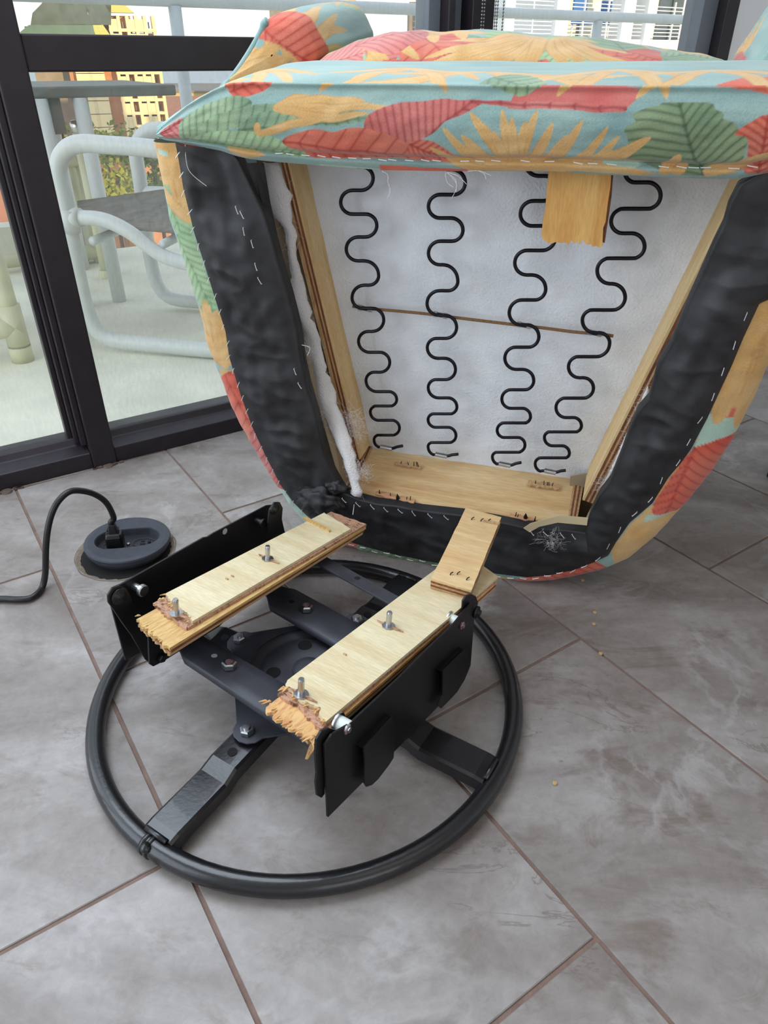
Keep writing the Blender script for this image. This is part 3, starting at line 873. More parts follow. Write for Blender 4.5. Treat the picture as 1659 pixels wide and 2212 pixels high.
# splintered strips with bent staples on the back rail
def on_back(u, v, lift=.002):
    r = ray(u, v); n = CH.a[0] * nq.x + CH.a[1] * nq.y + CH.a[2] * nq.z
    P0 = CH.w(Q[0]); t = (P0 - EYE).dot(n) / r.dot(n)
    return CH.l(EYE + r * t) - nq * lift
M_SPLIN = wood('splintered_wood', srgb(176, 120, 92), srgb(214, 170, 120), (4, 40, 40))
M_NAIL = mat('dark_nail', srgb(58, 56, 58), .45, metal=.9)
for (u0, v0, u1, v1, w_, mt) in ((853, 1003, 910, 1013, .007, M_PLYL), (812, 1068, 896, 1086, .009, M_SPLIN), (1140, 1046, 1208, 1056, .012, M_PLYL), (1101, 1116, 1168, 1132, .008, M_SPLIN)):
    a, b = on_back(u0, v0), on_back(u1, v1); d = (b - a).normalized(); sd = d.cross(nq).normalized()
    top, bot = [], []
    for k in range(13):
        p = a.lerp(b, k / 12)
        top.append(p + sd * (w_ / 2 + rs.uniform(-.002, .002))); bot.append(p - sd * (w_ / 2 + rs.uniform(-.002, .002)))
    o = obj('splinter', prism(top + bot[::-1], -nq * .0025), mt, chair)
    for k in range(5):
        p = a.lerp(b, rs.uniform(.08, .95)); q = p - nq * rs.uniform(.008, .014) + Vector((rs.uniform(-.003, .003), 0, 0))
        obj('bent_nail', cyl(p, q, .0007, 6), M_NAIL, chair)
for u, v in ((860, 1080), (1135, 1122)):
    p = on_back(u, v, 0); fr_ = Frame(p, (1, 0, 0), nq.cross(Vector((1, 0, 0))), -nq)
    obj('torn_prong', lathe([(.004, 0), (.0036, .006), (0, .017)], fr_, 6), M_NAIL, chair)

# kraft board between the cover and the rails
def sheet(name, pts, mt, thick=(0, 0, -.002), par=chair):
    return obj(name, prism(pts, thick), mt, par)
kp = [(552, 338, -.07), (625, 345, -.095), (660, 560, -.095), (712, 790, -.095), (770, 985, -.1), (760, 1062, -.03), (742, 1070, -.012), (690, 1000, -.05), (655, 830, -.07), (610, 600, -.07)]
sheet('kraft_lining', [cp(*p) for p in kp], M_KRAFT)
kr = [(1625, 385, -.06), (1480, 690, -.06), (1392, 868, -.06), (1316, 1035, -.06), (1275, 1100, -.05), (1250, 1152, -.012), (1300, 1140, -.015), (1340, 1060, -.03), (1400, 900, -.03), (1500, 700, -.03), (1640, 400, -.03)]
sheet('kraft_lining', [cp(*p) for p in kr], M_KRAFT)
sheet('kraft_lining', [cp(u, v, -.108) for u, v in ((1232, 1030), (1330, 1010), (1330, 1130), (1250, 1180), (1222, 1160))], M_KRAFT)
tp = [(1131, 1140), (1146, 1130), (1192, 1117), (1210, 1113), (1270, 1118), (1268, 1134), (1205, 1128), (1165, 1137), (1144, 1149)]
sheet('paper_tape', [cp(u, v, .004) for u, v in tp], mat('tan_paper_tape', srgb(196, 178, 142), .7), (0, 0, .0012))

# torn white batting
def torn(name, left, right, zs, par, seed, amp=.004):
    n = 60; A, B = resample(left, n), resample(right, n); rows = []
    for i in range(n):
        a, b = A[i], B[i]; d = (b - a)
        ja = mnoise.noise(Vector((i * .7, seed, 0))) * amp; jb = mnoise.noise(Vector((i * .7, seed + 9, 0))) * amp * 1.6
        dn = d.normalized(); a = a + dn * ja; b = b + dn * jb
        r = []
        for k in range(9):
            s = k / 8; p = a.lerp(b, s)
            p.z += .005 * math.sin(math.pi * s) + .009 * mnoise.noise(Vector((p.x * 30, p.y * 22, seed)))
            r.append(p)
        rows.append(r)
    o = obj(name, loft(rows), M_BATT, par, smooth=True)
    sm = o.modifiers.new('thickness', 'SOLIDIFY'); sm.thickness = .0012
    r_ = random.Random(seed); g = []
    for E_ in (A, B):
        for i in range(0, n, 1):
            for q_ in range(3):
                p = E_[i] + Vector((r_.gauss(0, .002), r_.gauss(0, .003), r_.uniform(0, .006)))
                d = Vector((r_.gauss(0, 1), r_.gauss(0, 1), r_.gauss(0, .5))).normalized()
                g.append(tube([p, p + d * .004, p + d * .007 + Vector((r_.gauss(0, .002), r_.gauss(0, .002), 0))], .00013, 3))
    obj('loose_fibres', join(*g), M_BATT, o, kind='stuff')
    return o
bl = [(570, 350), (572, 390), (580, 431), (589, 461), (613, 491), (624, 536), (625, 566), (628, 610), (624, 642), (634, 666), (652, 717), (659, 745), (671, 790), (683, 875), (711, 923), (741, 983), (756, 1040), (759, 1066)]
br = [(601, 350), (616, 394), (628, 416), (631, 461), (646, 515), (640, 536), (646, 581), (655, 610), (664, 642), (674, 680), (686, 717), (695, 750), (702, 775), (717, 836), (741, 905), (757, 950), (771, 1001), (783, 1069)]
zz = lambda i, n_: -.055 + .055 * max(0, (i / n_ - .7) / .3)
torn('batting_strip', [cp(u, v, zz(i, 17)) for i, (u, v) in enumerate(bl)], [cp(u, v, zz(i, 17) - .004) for i, (u, v) in enumerate(br)], None, chair, 2)
torn('batting_strip', [cp(u, v, -.03) for u, v in ((1400, 830), (1378, 880), (1348, 950), (1322, 1010), (1302, 1052))], [cp(u, v, -.035) for u, v in ((1408, 862), (1380, 890), (1362, 940), (1342, 985), (1310, 1048))], None, chair, 7, .003)
def fuzz(name, centre, spread, nfib, seed, length=.02, mt=M_BATT, rad=.00011, par=None):
    r = random.Random(seed); g = []
    for i in range(nfib):
        p = Vector([centre[k] + r.gauss(0, spread[k]) for k in range(3)])
        P = [p]
        d = Vector((r.gauss(0, 1), r.gauss(0, 1), r.gauss(0, .5))).normalized()
        for k in range(4):
            d = (d + Vector((r.gauss(0, .5), r.gauss(0, .5), r.gauss(0, .3)))).normalized()
            P.append(P[-1] + d * length / 4)
        g.append(tube(P, rad, 3))
    return obj(name, join(*g), mt, par or chair, kind='stuff')
for (u, v, z, sx, n_) in ((762, 905, -.04, .010, 160), (768, 935, -.04, .008, 120), (783, 1020, -.01, .007, 120), (700, 890, -.03, .006, 60), (1199, 1172, .014, .008, 45), (1185, 1160, .014, .006, 25), (1302, 1045, -.02, .004, 50), (668, 760, -.03, .004, 50)):
    fuzz('loose_fibres', cp(u, v, z), (sx, sx, .003), n_, int(u), .016)
# long loose threads under the front band
for i, (u0, v0, u1, v1, b) in enumerate(((825, 370, 838, 393, .3), (838, 393, 834, 432, .2), (965, 373, 985, 415, .25), (962, 373, 980, 405, -.2), (966, 372, 1008, 398, .1), (1035, 370, 1050, 387, .2), (968, 374, 975, 430, .3), (1010, 370, 1062, 380, .1), (400, 312, 446, 402, -.25), (652, 745, 664, 768, .6))):
    a, b_ = cp(u0, v0, .012), cp(u1, v1, .014); mid = (a + b_) / 2 + Vector((-(b_ - a).y, (b_ - a).x, 0)) * b
    obj('loose_thread', tube(catmull([a, mid, b_], 6), .00035, 4), M_BATT, chair)

# sinuous springs: each extreme is (pixel u, v); the crossing rows lie between the extremes
SPR = [
 ([(807, 345)], [(806, 385), (736, 437), (814, 487), (748, 538), (818, 595), (760.5, 643), (829, 691), (774.5, 737), (842, 783), (790.6, 822), (857, 863), (800, 890), (863, 924.5), (808, 950)],
  [360, 411, 462.5, 512, 563.5, 616, 666, 716, 761, 804, 846, 877, 908, 940], (833, 967.6), (870, 963)),
 ([(990, 345)], [(1005, 395), (925.5, 446), (1000, 497), (925.5, 547), (989, 607), (922.5, 655.5), (986.4, 706.8), (923, 751), (984, 798), (925, 837), (987, 879), (924.7, 906.5), (985, 941), (924.7, 965)],
  [366, 420.5, 471, 521, 572, 628, 681, 731, 774, 820, 859.5, 894, 923, 956], (952, 984), (990, 981)),
 ([(1215, 330)], [(1134, 350), (1203, 405), (1124, 462.6), (1200, 512), (1112, 568), (1178.8, 624), (1100, 676), (1164, 727), (1090.5, 773.5), (1153, 822), (1084, 862), (1146, 900), (1074, 929.5), (1134, 961), (1063.6, 987)],
  [335, 380, 434, 488, 541, 594, 648, 702, 750, 798, 842, 882, 913.6, 945, 977], (1089, 1004), (1126, 999)),
 ([(1340, 360)], [(1350, 372), (1427, 422), (1320, 479), (1392.5, 532), (1290, 585), (1350.5, 642), (1258, 692), (1317, 741), (1228, 792.5), (1282, 838), (1201, 880.5), (1256, 919.5), (1176, 945), (1230, 979), (1156, 1002)],
  [362, 394, 451, 504, 558, 613, 669.6, 719, 770.5, 816, 860, 902, 933, 963, 989], (1187, 1019), (1222, 1016)),
]
SZ = -.100
for start, ext, cross, clipc, tail in SPR:
    P = []
    for i, (xe, ye) in enumerate(ext):
        yc0 = cross[i]; yc1 = cross[i + 1] if i + 1 < len(cross) else clipc[1]
        nx = ext[i + 1][0] if i + 1 < len(ext) else clipc[0] + 12
        px0 = ext[i - 1][0] if i > 0 else nx
        # half stadium between the two crossings
        w0, w1 = (xe + px0) / 2, (xe + nx) / 2
        s = 1 if xe > w1 else -1
        r0 = min(abs(xe - w0), (ye - yc0) * 1.0); r1 = min(abs(xe - w1), (yc1 - ye) * 1.0)
        if i == 0: P.append((w0, yc0))
        for th in (0, 22, 45, 67):
            a = math.radians(th)
            P.append((xe - s * r0 * (1 - math.sin(a)), yc0 + (ye - yc0) * (1 - math.cos(a))))
        P.append((xe, ye))
        last = i == len(ext) - 1
        for th in ((23, 45, 68, 90) if not last else (23, 45, 68)):
            a = math.radians(th)
            P.append((xe - s * r1 * (1 - math.cos(a)), ye + (yc1 - ye) * math.sin(a)))
    P.append((clipc[0] - 12, clipc[1] - 2)); P.append((clipc[0] + 13, clipc[1] + 1))
    P.append(((clipc[0] + tail[0]) / 2 + 6, (clipc[1] + tail[1]) / 2)); P.append(tail)
    Q3 = []
    N_ = len(P)
    for i, (u, v) in enumerate(P):
        if i and abs(u - P[i - 1][0]) + abs(v - P[i - 1][1]) < 2.5: continue
        z = SZ + .006 * math.sin(i / N_ * math.pi) + (.004 if i > N_ - 4 else 0)
        Q3.append(cp(u, v, z))
    sp = obj('sinuous_spring', tube(catmull(Q3, 3), .0026, 10), M_SPRING, chair, smooth=True)
    # steel clip that holds the lower end
    c0, c1 = cp(clipc[0] - 11, clipc[1] - 3, SZ + .004), cp(clipc[0] + 14, clipc[1] + 2, SZ + .004)
    obj('end_clip', tube([c0, c1], .0042, 10), M_STEEL, chair)
# twine tied through the springs, crimped with wire clips
tw = [cp(u, v, SZ + .001) for u, v in ((762, 662), (800, 667), (860, 672), (930, 679), (1000, 688), (1100, 700), (1170, 708), (1240, 717), (1300, 722), (1325, 726))]
obj('tie_twine', tube(catmull(tw, 5), .0024, 8), M_TWINE, chair, smooth=True)
for (u, v) in ((789, 666), (951, 680), (1132, 702), (1285, 719)):
    a, b = cp(u - 15, v - 2, SZ + .002), cp(u + 15, v + 3, SZ + .002)
    d = b - a
    k = obj('crimp_clip', tube([a + d * .12, b - d * .12], .0034, 10), M_SPRING, chair)
    for t0, t1 in ((.0, .28), (.70, 1.0)):
        obj('clip_band', tube([a + d * t0, a + d * t1], .0044, 10), M_STEEL, k)

# broken board stub hanging from the front rail
stub = [(1187, 350), (1322, 350), (1319, 400), (1313, 440), (1308, 480), (1303, 492), (1301, 531), (1297, 536), (1288, 531), (1281, 533), (1276, 527), (1268, 529), (1262, 522), (1257, 518), (1252, 529), (1247, 521), (1241, 527), (1235, 519), (1228, 530), (1222, 524), (1213, 525), (1200, 523), (1190, 527), (1178, 521), (1170, 513), (1172, 480), (1178, 450), (1182, 400)]
so = obj('broken_stub', prism([cp(u, v, -.035) for u, v in stub], (0, 0, -.004)), M_PLY2, chair)
st2 = [(1190, 350), (1326, 350), (1320, 430), (1306, 525), (1280, 515), (1240, 512), (1200, 515), (1180, 505), (1186, 400)]
obj('ply_layer', prism([cp(u, v, -.039) for u, v in st2], (0, 0, -.009)), M_PLYD, so)

# ---- the rolled front band
BAND_Z = .012
top_px = [(334, 291), (345, 282), (375, 258), (410, 232), (440, 215), (475, 197), (510, 184), (560, 182), (700, 184), (900, 186), (1100, 189), (1350, 191), (1500, 191), (1659, 191)]
bot_px = [(334, 300), (352, 306), (378, 310), (405, 316), (440, 322), (475, 328), (505, 338), (540, 345), (568, 349), (700, 360), (830, 369), (940, 371), (1060, 371), (1190, 372), (1321, 380), (1420, 384), (1540, 388), (1593, 389), (1640, 380), (1680, 372)]
T = [cp(u, v, .006) for u, v in top_px]; Bt = [cp(u, v, .012) for u, v in bot_px]
T += [Vector((.36, T[-1].y, 0)), Vector((.42, T[-1].y - .02, 0)), Vector((.445, T[-1].y - .06, 0))]
Bt += [Vector((.36, Bt[-1].y, 0)), Vector((.42, Bt[-1].y, 0)), Vector((.445, T[-1].y - .065, 0))]
def at_x(L, x):
    for a, b in zip(L, L[1:]):
        if a.x <= x <= b.x: return a.y + (b.y - a.y) * (x - a.x) / max(b.x - a.x, 1e-6)
    return L[0].y if x < L[0].x else L[-1].y
x0, x1 = T[0].x + .001, .444
NX = 900; rows = []; UV = []
for i in range(NX):
    s = i / (NX - 1); x = x0 + (x1 - x0) * s
    yt, yb = at_x(T, x), at_x(Bt, x); hh = max(yt - yb, .0015)
    f = min(1, (hh / .08)) ** .8
    r = []
    wv = .0022 * mnoise.noise(Vector((x * 14, 0, 0)))
    # raw hem turned under at the bottom
    r.append((yb + .004 * f, -.022)); r.append((yb + .001, -.012)); r.append((yb + wv, 0.0))
    ns = 116
    for k in range(ns + 1):
        t = k / ns
        z = .002 + .030 * f * math.sin(math.pi * (t * .80 + .04)) ** .75
        # the staple line pulls the cloth in near the bottom edge
        z -= .010 * f * math.exp(-((t - .17) / .045) ** 2)
        z += .0028 * mnoise.noise(Vector((x * 9, t * 2.2, 1))) + .0012 * mnoise.noise(Vector((x * 40, t * 9, 3)))
        r.append((yb + hh * t * 1.0, z))
    zt = r[-1][1]
    r += [(yt + .0022, zt + .003 * f), (yt + .0045 * f, zt + .0015 * f), (yt + .003 * f, zt - .004 * f), (yt - .004 * f, zt - .007 * f)]
    zt -= .008 * f
    for k in range(1, 61):      # the top face of the seat front, going back to the cushion
        t = k / 60
        yy = yt + .008 * math.sin(min(1, t * 4) * math.pi / 2) - .004 * t + .002 * mnoise.noise(Vector((x * 10, t * 3, 7)))
        r.append((yy, zt - .19 * t * f))
    s_ = 0; pv = None
    row = []
    for (y, z) in r:
        row.append(Vector((x, y, z)))
        if pv: s_ += math.hypot(y - pv[0], z - pv[1])
        pv = (y, z); UV.append([x, s_])
    # anchor the layout so that it equals the local height at the staple line
    k0 = len(UV) - len(r); base = UV[k0 + 3][1]
    for q in range(k0, len(UV)): UV[q][1] += yb - base
    rows.append(row)
band = obj('front_band', loft(rows), M_FAB, chair, smooth=True)
def bp_(u, v):
    p = cp(u, v, .024); return (p.x, p.y + .004)
def bl_(L): return [bp_(*q) for q in L]
yT = at_x(T, 0)
S = []
tp_ = lambda x, d: (x, yT + .012 + d)      # on the top face, d metres behind the front crease
# top face of the band
S += frond('tan', tp_(-.02, .10), [(*tp_(-.20, .02), .1), (*tp_(-.16, .08), .1), (*tp_(.10, .03), .1), (*tp_(.14, .07), -.1), (*tp_(.02, .01), .1)], .012)
S += [('patch', 'rose', [tp_(.02, -.012), tp_(.14, -.012), tp_(.16, .01), tp_(.08, .03), tp_(.03, .02)]),
      ('patch', 'red', [tp_(.20, .02), tp_(.30, .0), tp_(.45, .0), tp_(.45, .12), tp_(.25, .06)]), ('patch', 'tan', [tp_(-.45, .02), tp_(-.36, .0), tp_(-.30, .05), tp_(-.42, .08)])]
for bx, tips in ((-.33, ((-.40, .01), (-.28, .0), (-.24, .03), (-.37, .06), (-.22, .07))), (-.12, ((-.20, .0), (-.17, .05), (-.05, .0), (-.02, .05), (-.22, .08))), (.12, ((.04, .06), (.07, .0), (.18, .0), (.2, .06), (.0, .03))), (.22, ((.15, .0), (.28, .0), (.31, .05), (.14, .07)))):
    S += frond('tan', tp_(bx, .13), [(*tp_(*t), .06) for t in tips], .010)
S += [('leaf', 'green', [tp_(-.02, .03), tp_(.03, .0), tp_(.06, .03), tp_(.02, .08)], tp_(-.01, .06), tp_(.06, .02), 6), ('leaf', 'red', [tp_(-.31, -.006), tp_(-.27, .0), tp_(-.26, .02), tp_(-.32, .02)], tp_(-.31, 0), tp_(-.26, .02), 4)]
# front face, from left to right
S += [('leaf', 'rose', bl_([(330, 292), (350, 270), (385, 245), (378, 290), (390, 310), (350, 302)]), bp_(332, 293), bp_(388, 250), 5)]
S += [('leaf', 'green', bl_([(385, 300), (378, 262), (400, 235), (440, 205), (510, 180), (545, 200), (500, 225), (440, 255), (400, 300)]), bp_(390, 300), bp_(540, 195), 9),
      ('leaf', 'green', bl_([(395, 300), (440, 245), (510, 210), (600, 195), (680, 190), (640, 215), (590, 235), (500, 255), (430, 285)]), bp_(395, 302), bp_(680, 195), 11),
      ('leaf', 'green', bl_([(540, 230), (620, 205), (720, 205), (800, 225), (790, 240), (700, 245), (600, 250), (520, 262)]), bp_(530, 255), bp_(800, 232), 12),
      ('leaf', 'ltgreen', bl_([(395, 305), (450, 268), (540, 258), (620, 285), (660, 344), (560, 330), (470, 318)]), bp_(400, 306), bp_(655, 340), 14),
      ('patch', 'tan', bl_([(480, 318), (540, 325), (570, 340), (520, 352), (495, 340)])), ]
S += frond('tan', bp_(592, 207), [(*bp_(690, 188), .08), (*bp_(790, 194), .05), (*bp_(850, 206), .0), (*bp_(740, 214), -.04), (*bp_(800, 222), -.05)], .0048)
S += frond('tan', bp_(560, 268), [(*bp_(700, 235), .04), (*bp_(560, 240), .05)], .005)
S += [('leaf', 'rose', bl_([(792, 262), (800, 225), (850, 200), (930, 188), (1040, 188), (1030, 205), (970, 235), (940, 262), (890, 285), (860, 305), (820, 280)]), bp_(880, 310), bp_(1020, 192), 9),
      ('leaf', 'red', bl_([(610, 280), (650, 262), (680, 254), (720, 258), (760, 252), (830, 262), (880, 285), (905, 277), (950, 290), (985, 320), (1018, 345), (1000, 362), (900, 350), (760, 345), (665, 343), (640, 310)]), bp_(612, 282), bp_(1015, 352), 11),
      ('leaf', 'red', bl_([(880, 300), (905, 276), (940, 282), (970, 310), (985, 330), (1015, 338), (1010, 350), (930, 345), (895, 330)]), bp_(890, 290), bp_(1000, 348), 9),
      ('leaf', 'rose', bl_([(1030, 190), (1150, 188), (1300, 192), (1355, 194), (1345, 212), (1230, 206), (1120, 203), (1050, 197)]), bp_(1030, 192), bp_(1355, 202), 6)]
S += frond('tan', bp_(1115, 372), [(*bp_(1018, 215), -.03), (*bp_(960, 250), .08), (*bp_(930, 295), .12), (*bp_(1088, 208), .0), (*bp_(1050, 240), .02), (*bp_(1165, 208), .03), (*bp_(1265, 228), -.12), (*bp_(1320, 243), -.18), (*bp_(1140, 230), .02), (*bp_(990, 300), .1), (*bp_(1000, 262), .06), (*bp_(1070, 255), .02), (*bp_(1110, 222), .0), (*bp_(1200, 235), -.05), (*bp_(1230, 262), -.1), (*bp_(1290, 285), -.15), (*bp_(945, 330), .12), (*bp_(1345, 262), -.2)], .0066)
S += [('leaf', 'dkgreen', bl_([(1360, 262), (1354, 245), (1378, 232), (1372, 215), (1405, 200), (1430, 195), (1440, 188), (1500, 186), (1545, 192), (1552, 204), (1570, 215), (1568, 226), (1595, 238), (1600, 250), (1620, 268), (1615, 300), (1608, 330), (1590, 350), (1540, 386), (1460, 386), (1380, 350), (1372, 335), (1354, 315), (1354, 300), (1362, 285)]), bp_(1520, 386), bp_(1476, 196), 9)]
S += [('leaf', 'red', bl_([(1592, 262), (1625, 235), (1680, 225), (1700, 380), (1610, 380), (1618, 330), (1620, 270)]), bp_(1640, 380), bp_(1665, 230), 8)]
S += frond('tan', bp_(1180, 372), [(*bp_(1412, 266), -.06), (*bp_(1400, 340), .02), (*bp_(1330, 300), -.05)], .009)
S += frond('tan', bp_(1430, 388), [(*bp_(1474, 305), .0)], .008) + frond('tan', bp_(1456, 388), [(*bp_(1484, 348), .0)], .007) + frond('tan', bp_(1520, 384), [(*bp_(1680, 300), -.05)], .010)
S += [('patch', 'mint', bl_([(1300, 345), (1370, 350), (1385, 362), (1370, 372), (1300, 364)])), ('patch', 'tan', bl_([(1180, 350), (1300, 360), (1420, 382), (1380, 392), (1180, 376)]))]
# turned hem under the staple line
def hem(x_px0, x_px1, pal):
    a, b = cp(x_px0, 360, .012), cp(x_px1, 372, .012)
    return ('patch', pal, [(a.x, a.y - .03), (b.x, b.y - .03), (b.x, b.y + .004), (a.x, a.y + .004)])
for a, b, p_ in ((480, 590, 'tan'), (590, 690, 'tan'), (690, 820, 'mint'), (820, 1010, 'red'), (1010, 1150, 'tan')): S.append(hem(a, b, p_))
print_cloth(band, np.array(UV), S)
# stitched staples along the band
for i in range(34):
    u = 600 + i * 31 + rs.uniform(-8, 8)
    v = 333 + (u - 600) * .035 + rs.uniform(-3, 3)
    p = cp(u, v, .030)
    if rs.random() < .75:
        zs = .0225 + .004 * rs.random()
        put_staple(Vector((p.x, at_x(Bt, p.x) + .17 * (at_x(T, p.x) - at_x(Bt, p.x)), 0)), rs.uniform(-.15, .1), zs)

# ---- seat cushion bulging over the front edge, and the two arms
CZ = -.29
cush_px = [(655, 158), (668, 150), (690, 135), (720, 112), (780, 85), (850, 68), (900, 65), (950, 71), (1020, 66), (1100, 70), (1140, 75), (1180, 80), (1250, 84), (1350, 97), (1440, 110), (1510, 118), (1560, 132), (1588, 147), (1604, 162)]
CT = [cp(u, v, CZ) for u, v in cush_px]
cx0, cx1 = CT[0].x, CT[-1].x
yb0 = yT - .03
rows, UV = [], []
nu, nv = 460, 130
for i in range(nu):
    x = cx0 + .002 + (cx1 - cx0 - .004) * i / (nu - 1)
    yt = at_x(CT, x); f = min(1, max(.05, (yt - yb0) / .07)); r = []
    for k in range(nv):
        b = k / (nv - 1); th = b * math.pi
        z = CZ + .115 * math.cos(th) * (.45 + .55 * f)
        y = yb0 + (yt - yb0) * math.sin(th) ** .55
        y += (.004 * mnoise.noise(Vector((x * 10, b * 4, 3))) + .002 * mnoise.noise(Vector((x * 38, b * 7, 3)))) * math.sin(th)
        r.append(Vector((x, y, z))); UV.append((x, .70 + b * .34))
    rows.append(r)
cu = obj('seat_cushion', loft(rows), M_FAB, chair, smooth=True)
def cq(u, v):      # layout position of a cushion point seen at a pixel (front half of the roll)
    p = cp(u, v, CZ + .06); yt = at_x(CT, p.x); t = min(1, max(0, (p.y - yb0) / max(yt - yb0, .01)))
    return (p.x, .70 + math.asin(t ** (1 / .55)) / math.pi * .34)
cl_ = lambda L: [cq(*q) for q in L]
S = scatter(31, -.4, .4, .70, 1.04, 26)
S += [('leaf', 'rose', cl_([(668, 150), (700, 120), (740, 100), (780, 95), (800, 120), (805, 145), (780, 156), (700, 156)]), cq(680, 150), cq(795, 110), 7),
      ('leaf', 'rose', cl_([(760, 98), (800, 75), (850, 66), (900, 70), (912, 85), (890, 100), (860, 112), (800, 104)]), cq(780, 95), cq(910, 80), 7),
      ('patch', 'red', cl_([(845, 122), (885, 122), (890, 132), (865, 138), (842, 134)]))]
S += frond('tan', cq(1160, 78), [(*cq(1010, 150), .12), (*cq(960, 150), .1), (*cq(900, 148), .1), (*cq(1060, 152), .1), (*cq(930, 120), .05), (*cq(1110, 152), .08), (*cq(1150, 150), .02), (*cq(980, 110), .02)], .011)
S += frond('tan', cq(1200, 85), [(*cq(1240, 150), -.1), (*cq(1290, 150), -.1), (*cq(1350, 148), -.1), (*cq(1400, 148), -.1), (*cq(1380, 120), -.1)], .011)
S += [('leaf', 'red', cl_([(1350, 112), (1400, 110), (1428, 120), (1425, 142), (1390, 142), (1370, 125)]), cq(1355, 114), cq(1425, 132), 5),
      ('patch', 'rose', cl_([(1390, 145), (1440, 146), (1500, 162), (1400, 162)])), ('leaf', 'green', cl_([(1430, 116), (1520, 124), (1580, 145), (1600, 158), (1480, 150), (1440, 140)]), cq(1435, 125), cq(1590, 152), 10)]
print_cloth(cu, np.array(UV), S)
# seam roll under the cushion
sm = [cp(u, v, -.172) for u, v in ((655, 157), (720, 150), (800, 148), (900, 152), (1000, 154), (1100, 155), (1160, 154), (1230, 158), (1320, 162), (1450, 164), (1600, 165))]
o = obj('cushion_piping', tube(catmull(sm, 12), .0045, 10), M_FAB, chair, smooth=True)
print_cloth(o, [(v.co.x, .7) for v in o.data.vertices], S)

def arm(pts, name, mirror=False, seed=41, shapes=()):
    P = smooth_poly(pts, 6); c = np.mean(np.array(P), 0); rows, uv = [], []
    for z, s in ((-.255, .02), (-.257, .35), (-.262, .65), (-.272, .86), (-.288, .97), (-.31, 1.), (-.36, 1.03), (-.42, 1.03), (-.48, 1.), (-.52, .93), (-.54, .75), (-.55, .3), (-.55, .02)):
        r = []
        for (x, y) in P:
            q = Vector((c[0] + (x - c[0]) * s, c[1] + (y - c[1]) * s, z))
            r.append(q)
            d = math.hypot(x - c[0], y - c[1]) or 1
            k = max(0, -.30 - z)
            uv.append((q.x + (x - c[0]) / d * k, q.y + (y - c[1]) / d * k))
        rows.append(r)
    # subdivide for the print
    bm = bmesh.new(); V, F = loft(rows, True)
    lay = bm.verts.layers.float_vector.new('uvp')
    vs = [bm.verts.new(v) for v in V]
    for v, q in zip(vs, uv): v[lay] = (q[0], q[1], 0)
    for f in F: bm.faces.new([vs[i] for i in f])
    bmesh.ops.subdivide_edges(bm, edges=bm.edges[:], cuts=5, use_grid_fill=True)
    bmesh.ops.recalc_face_normals(bm, faces=bm.faces)
    bm.verts.index_update()
    g = [v.co.copy() for v in bm.verts], [tuple(v.index for v in f.verts) for f in bm.faces]
    uv2 = [(v[lay][0], v[lay][1]) for v in bm.verts]; bm.free()
    o = obj(name, g, M_FAB, chair, smooth=True)
    print_cloth(o, np.array(uv2), shapes or scatter(seed, -.8, .8, .4, 1.1, 90))
    return o
AZ = -.30
al = [cp(u, v, AZ) for u, v in ((478, 190), (500, 165), (528, 128), (553, 90), (570, 55), (590, 34), (620, 22), (650, 22), (675, 32), (692, 52), (706, 80), (715, 102), (712, 125), (690, 150), (660, 190), (600, 215), (520, 215))]
pa = lambda L: [tuple(cp(u, v, AZ)[:2]) for u, v in L]
SA = scatter(43, -.8, .2, .4, 1.1, 40)
SA += frond('tan', pa([(535, 170)])[0], [(*pa([t])[0], .05) for t in ((585, 100), (628, 95), (560, 110), (520, 130), (650, 120), (600, 130))], .014)
SA += [('leaf', 'red', pa([(572, 75), (580, 45), (620, 22), (670, 30), (700, 75), (716, 110), (680, 140), (655, 110), (620, 88), (590, 80)]), pa([(580, 50)])[0], pa([(690, 130)])[0], 7)]
arm([(p.x, p.y) for p in al], 'arm', shapes=SA)
pe = catmull([cp(u, v, AZ + .03) for u, v in ((486, 190), (510, 160), (534, 125), (556, 88), (568, 64), (571, 52), (578, 46))], 8)
o = obj('arm_piping', tube(pe, .006, 10), M_FAB, chair, smooth=True)
print_cloth(o, [(v.co.x, v.co.y) for v in o.data.vertices], [])
arr = [(.335, .69), (.352, .735), (.372, .775), (.40, .81), (.44, .83), (.48, .81), (.50, .76), (.50, .68), (.45, .62), (.36, .62)]
ar0 = cp(1606, 165, AZ)
dx_ = ar0.x - .340
SB = scatter(47, -.2, .9, .4, 1.1, 10) + frond('tan', (.42 + dx_, .70), [(.42 + dx_, .82, .12), (.40 + dx_, .80, .1), (.45 + dx_, .82, .1), (.385 + dx_, .775, .1)], .007)
arm([(x + dx_, y) for x, y in arr], 'arm', shapes=SB)
# ------------------------------------------------------------------ swivel base
M_BLK = mat('black_enamel', srgb(22, 21, 24), .30, spec=.5, coat=.25, bump=.12, bscale=180)
M_BLK2 = mat('black_powder_steel', srgb(17, 16, 19), .42, spec=.4, bump=.05, bscale=220)
M_DUST = mat('dusty_black_steel', srgb(44, 44, 50), .5, spec=.45, col2=srgb(78, 80, 90), vscale=9, bump=.10, bscale=900, detail=12)
M_NUTRED = mat('red_dabbed_nut', srgb(150, 60, 66), .35, metal=.7, col2=srgb(190, 192, 196), vscale=60)
M_NYLON = mat('white_nylon', srgb(214, 220, 214), .4)
BC = Vector((-.1377 * H, .9355 * H, 0))
BF = Frame(BC, (1, 0, 0), (0, 1, 0), (0, 0, 1))
base = empty('swivel_rocker_mechanism', BF, 'round black steel swivel rocker base with broken plywood rails on the tiles', 'chair base')
RR, RT = .2805, .0122
ring = [Vector((RR * math.cos(2 * math.pi * k / 96), RR * math.sin(2 * math.pi * k / 96), RT + .001)) for k in range(96)]
obj('ring', tube(ring, RT, 16, closed=True), M_BLK, base, smooth=True)
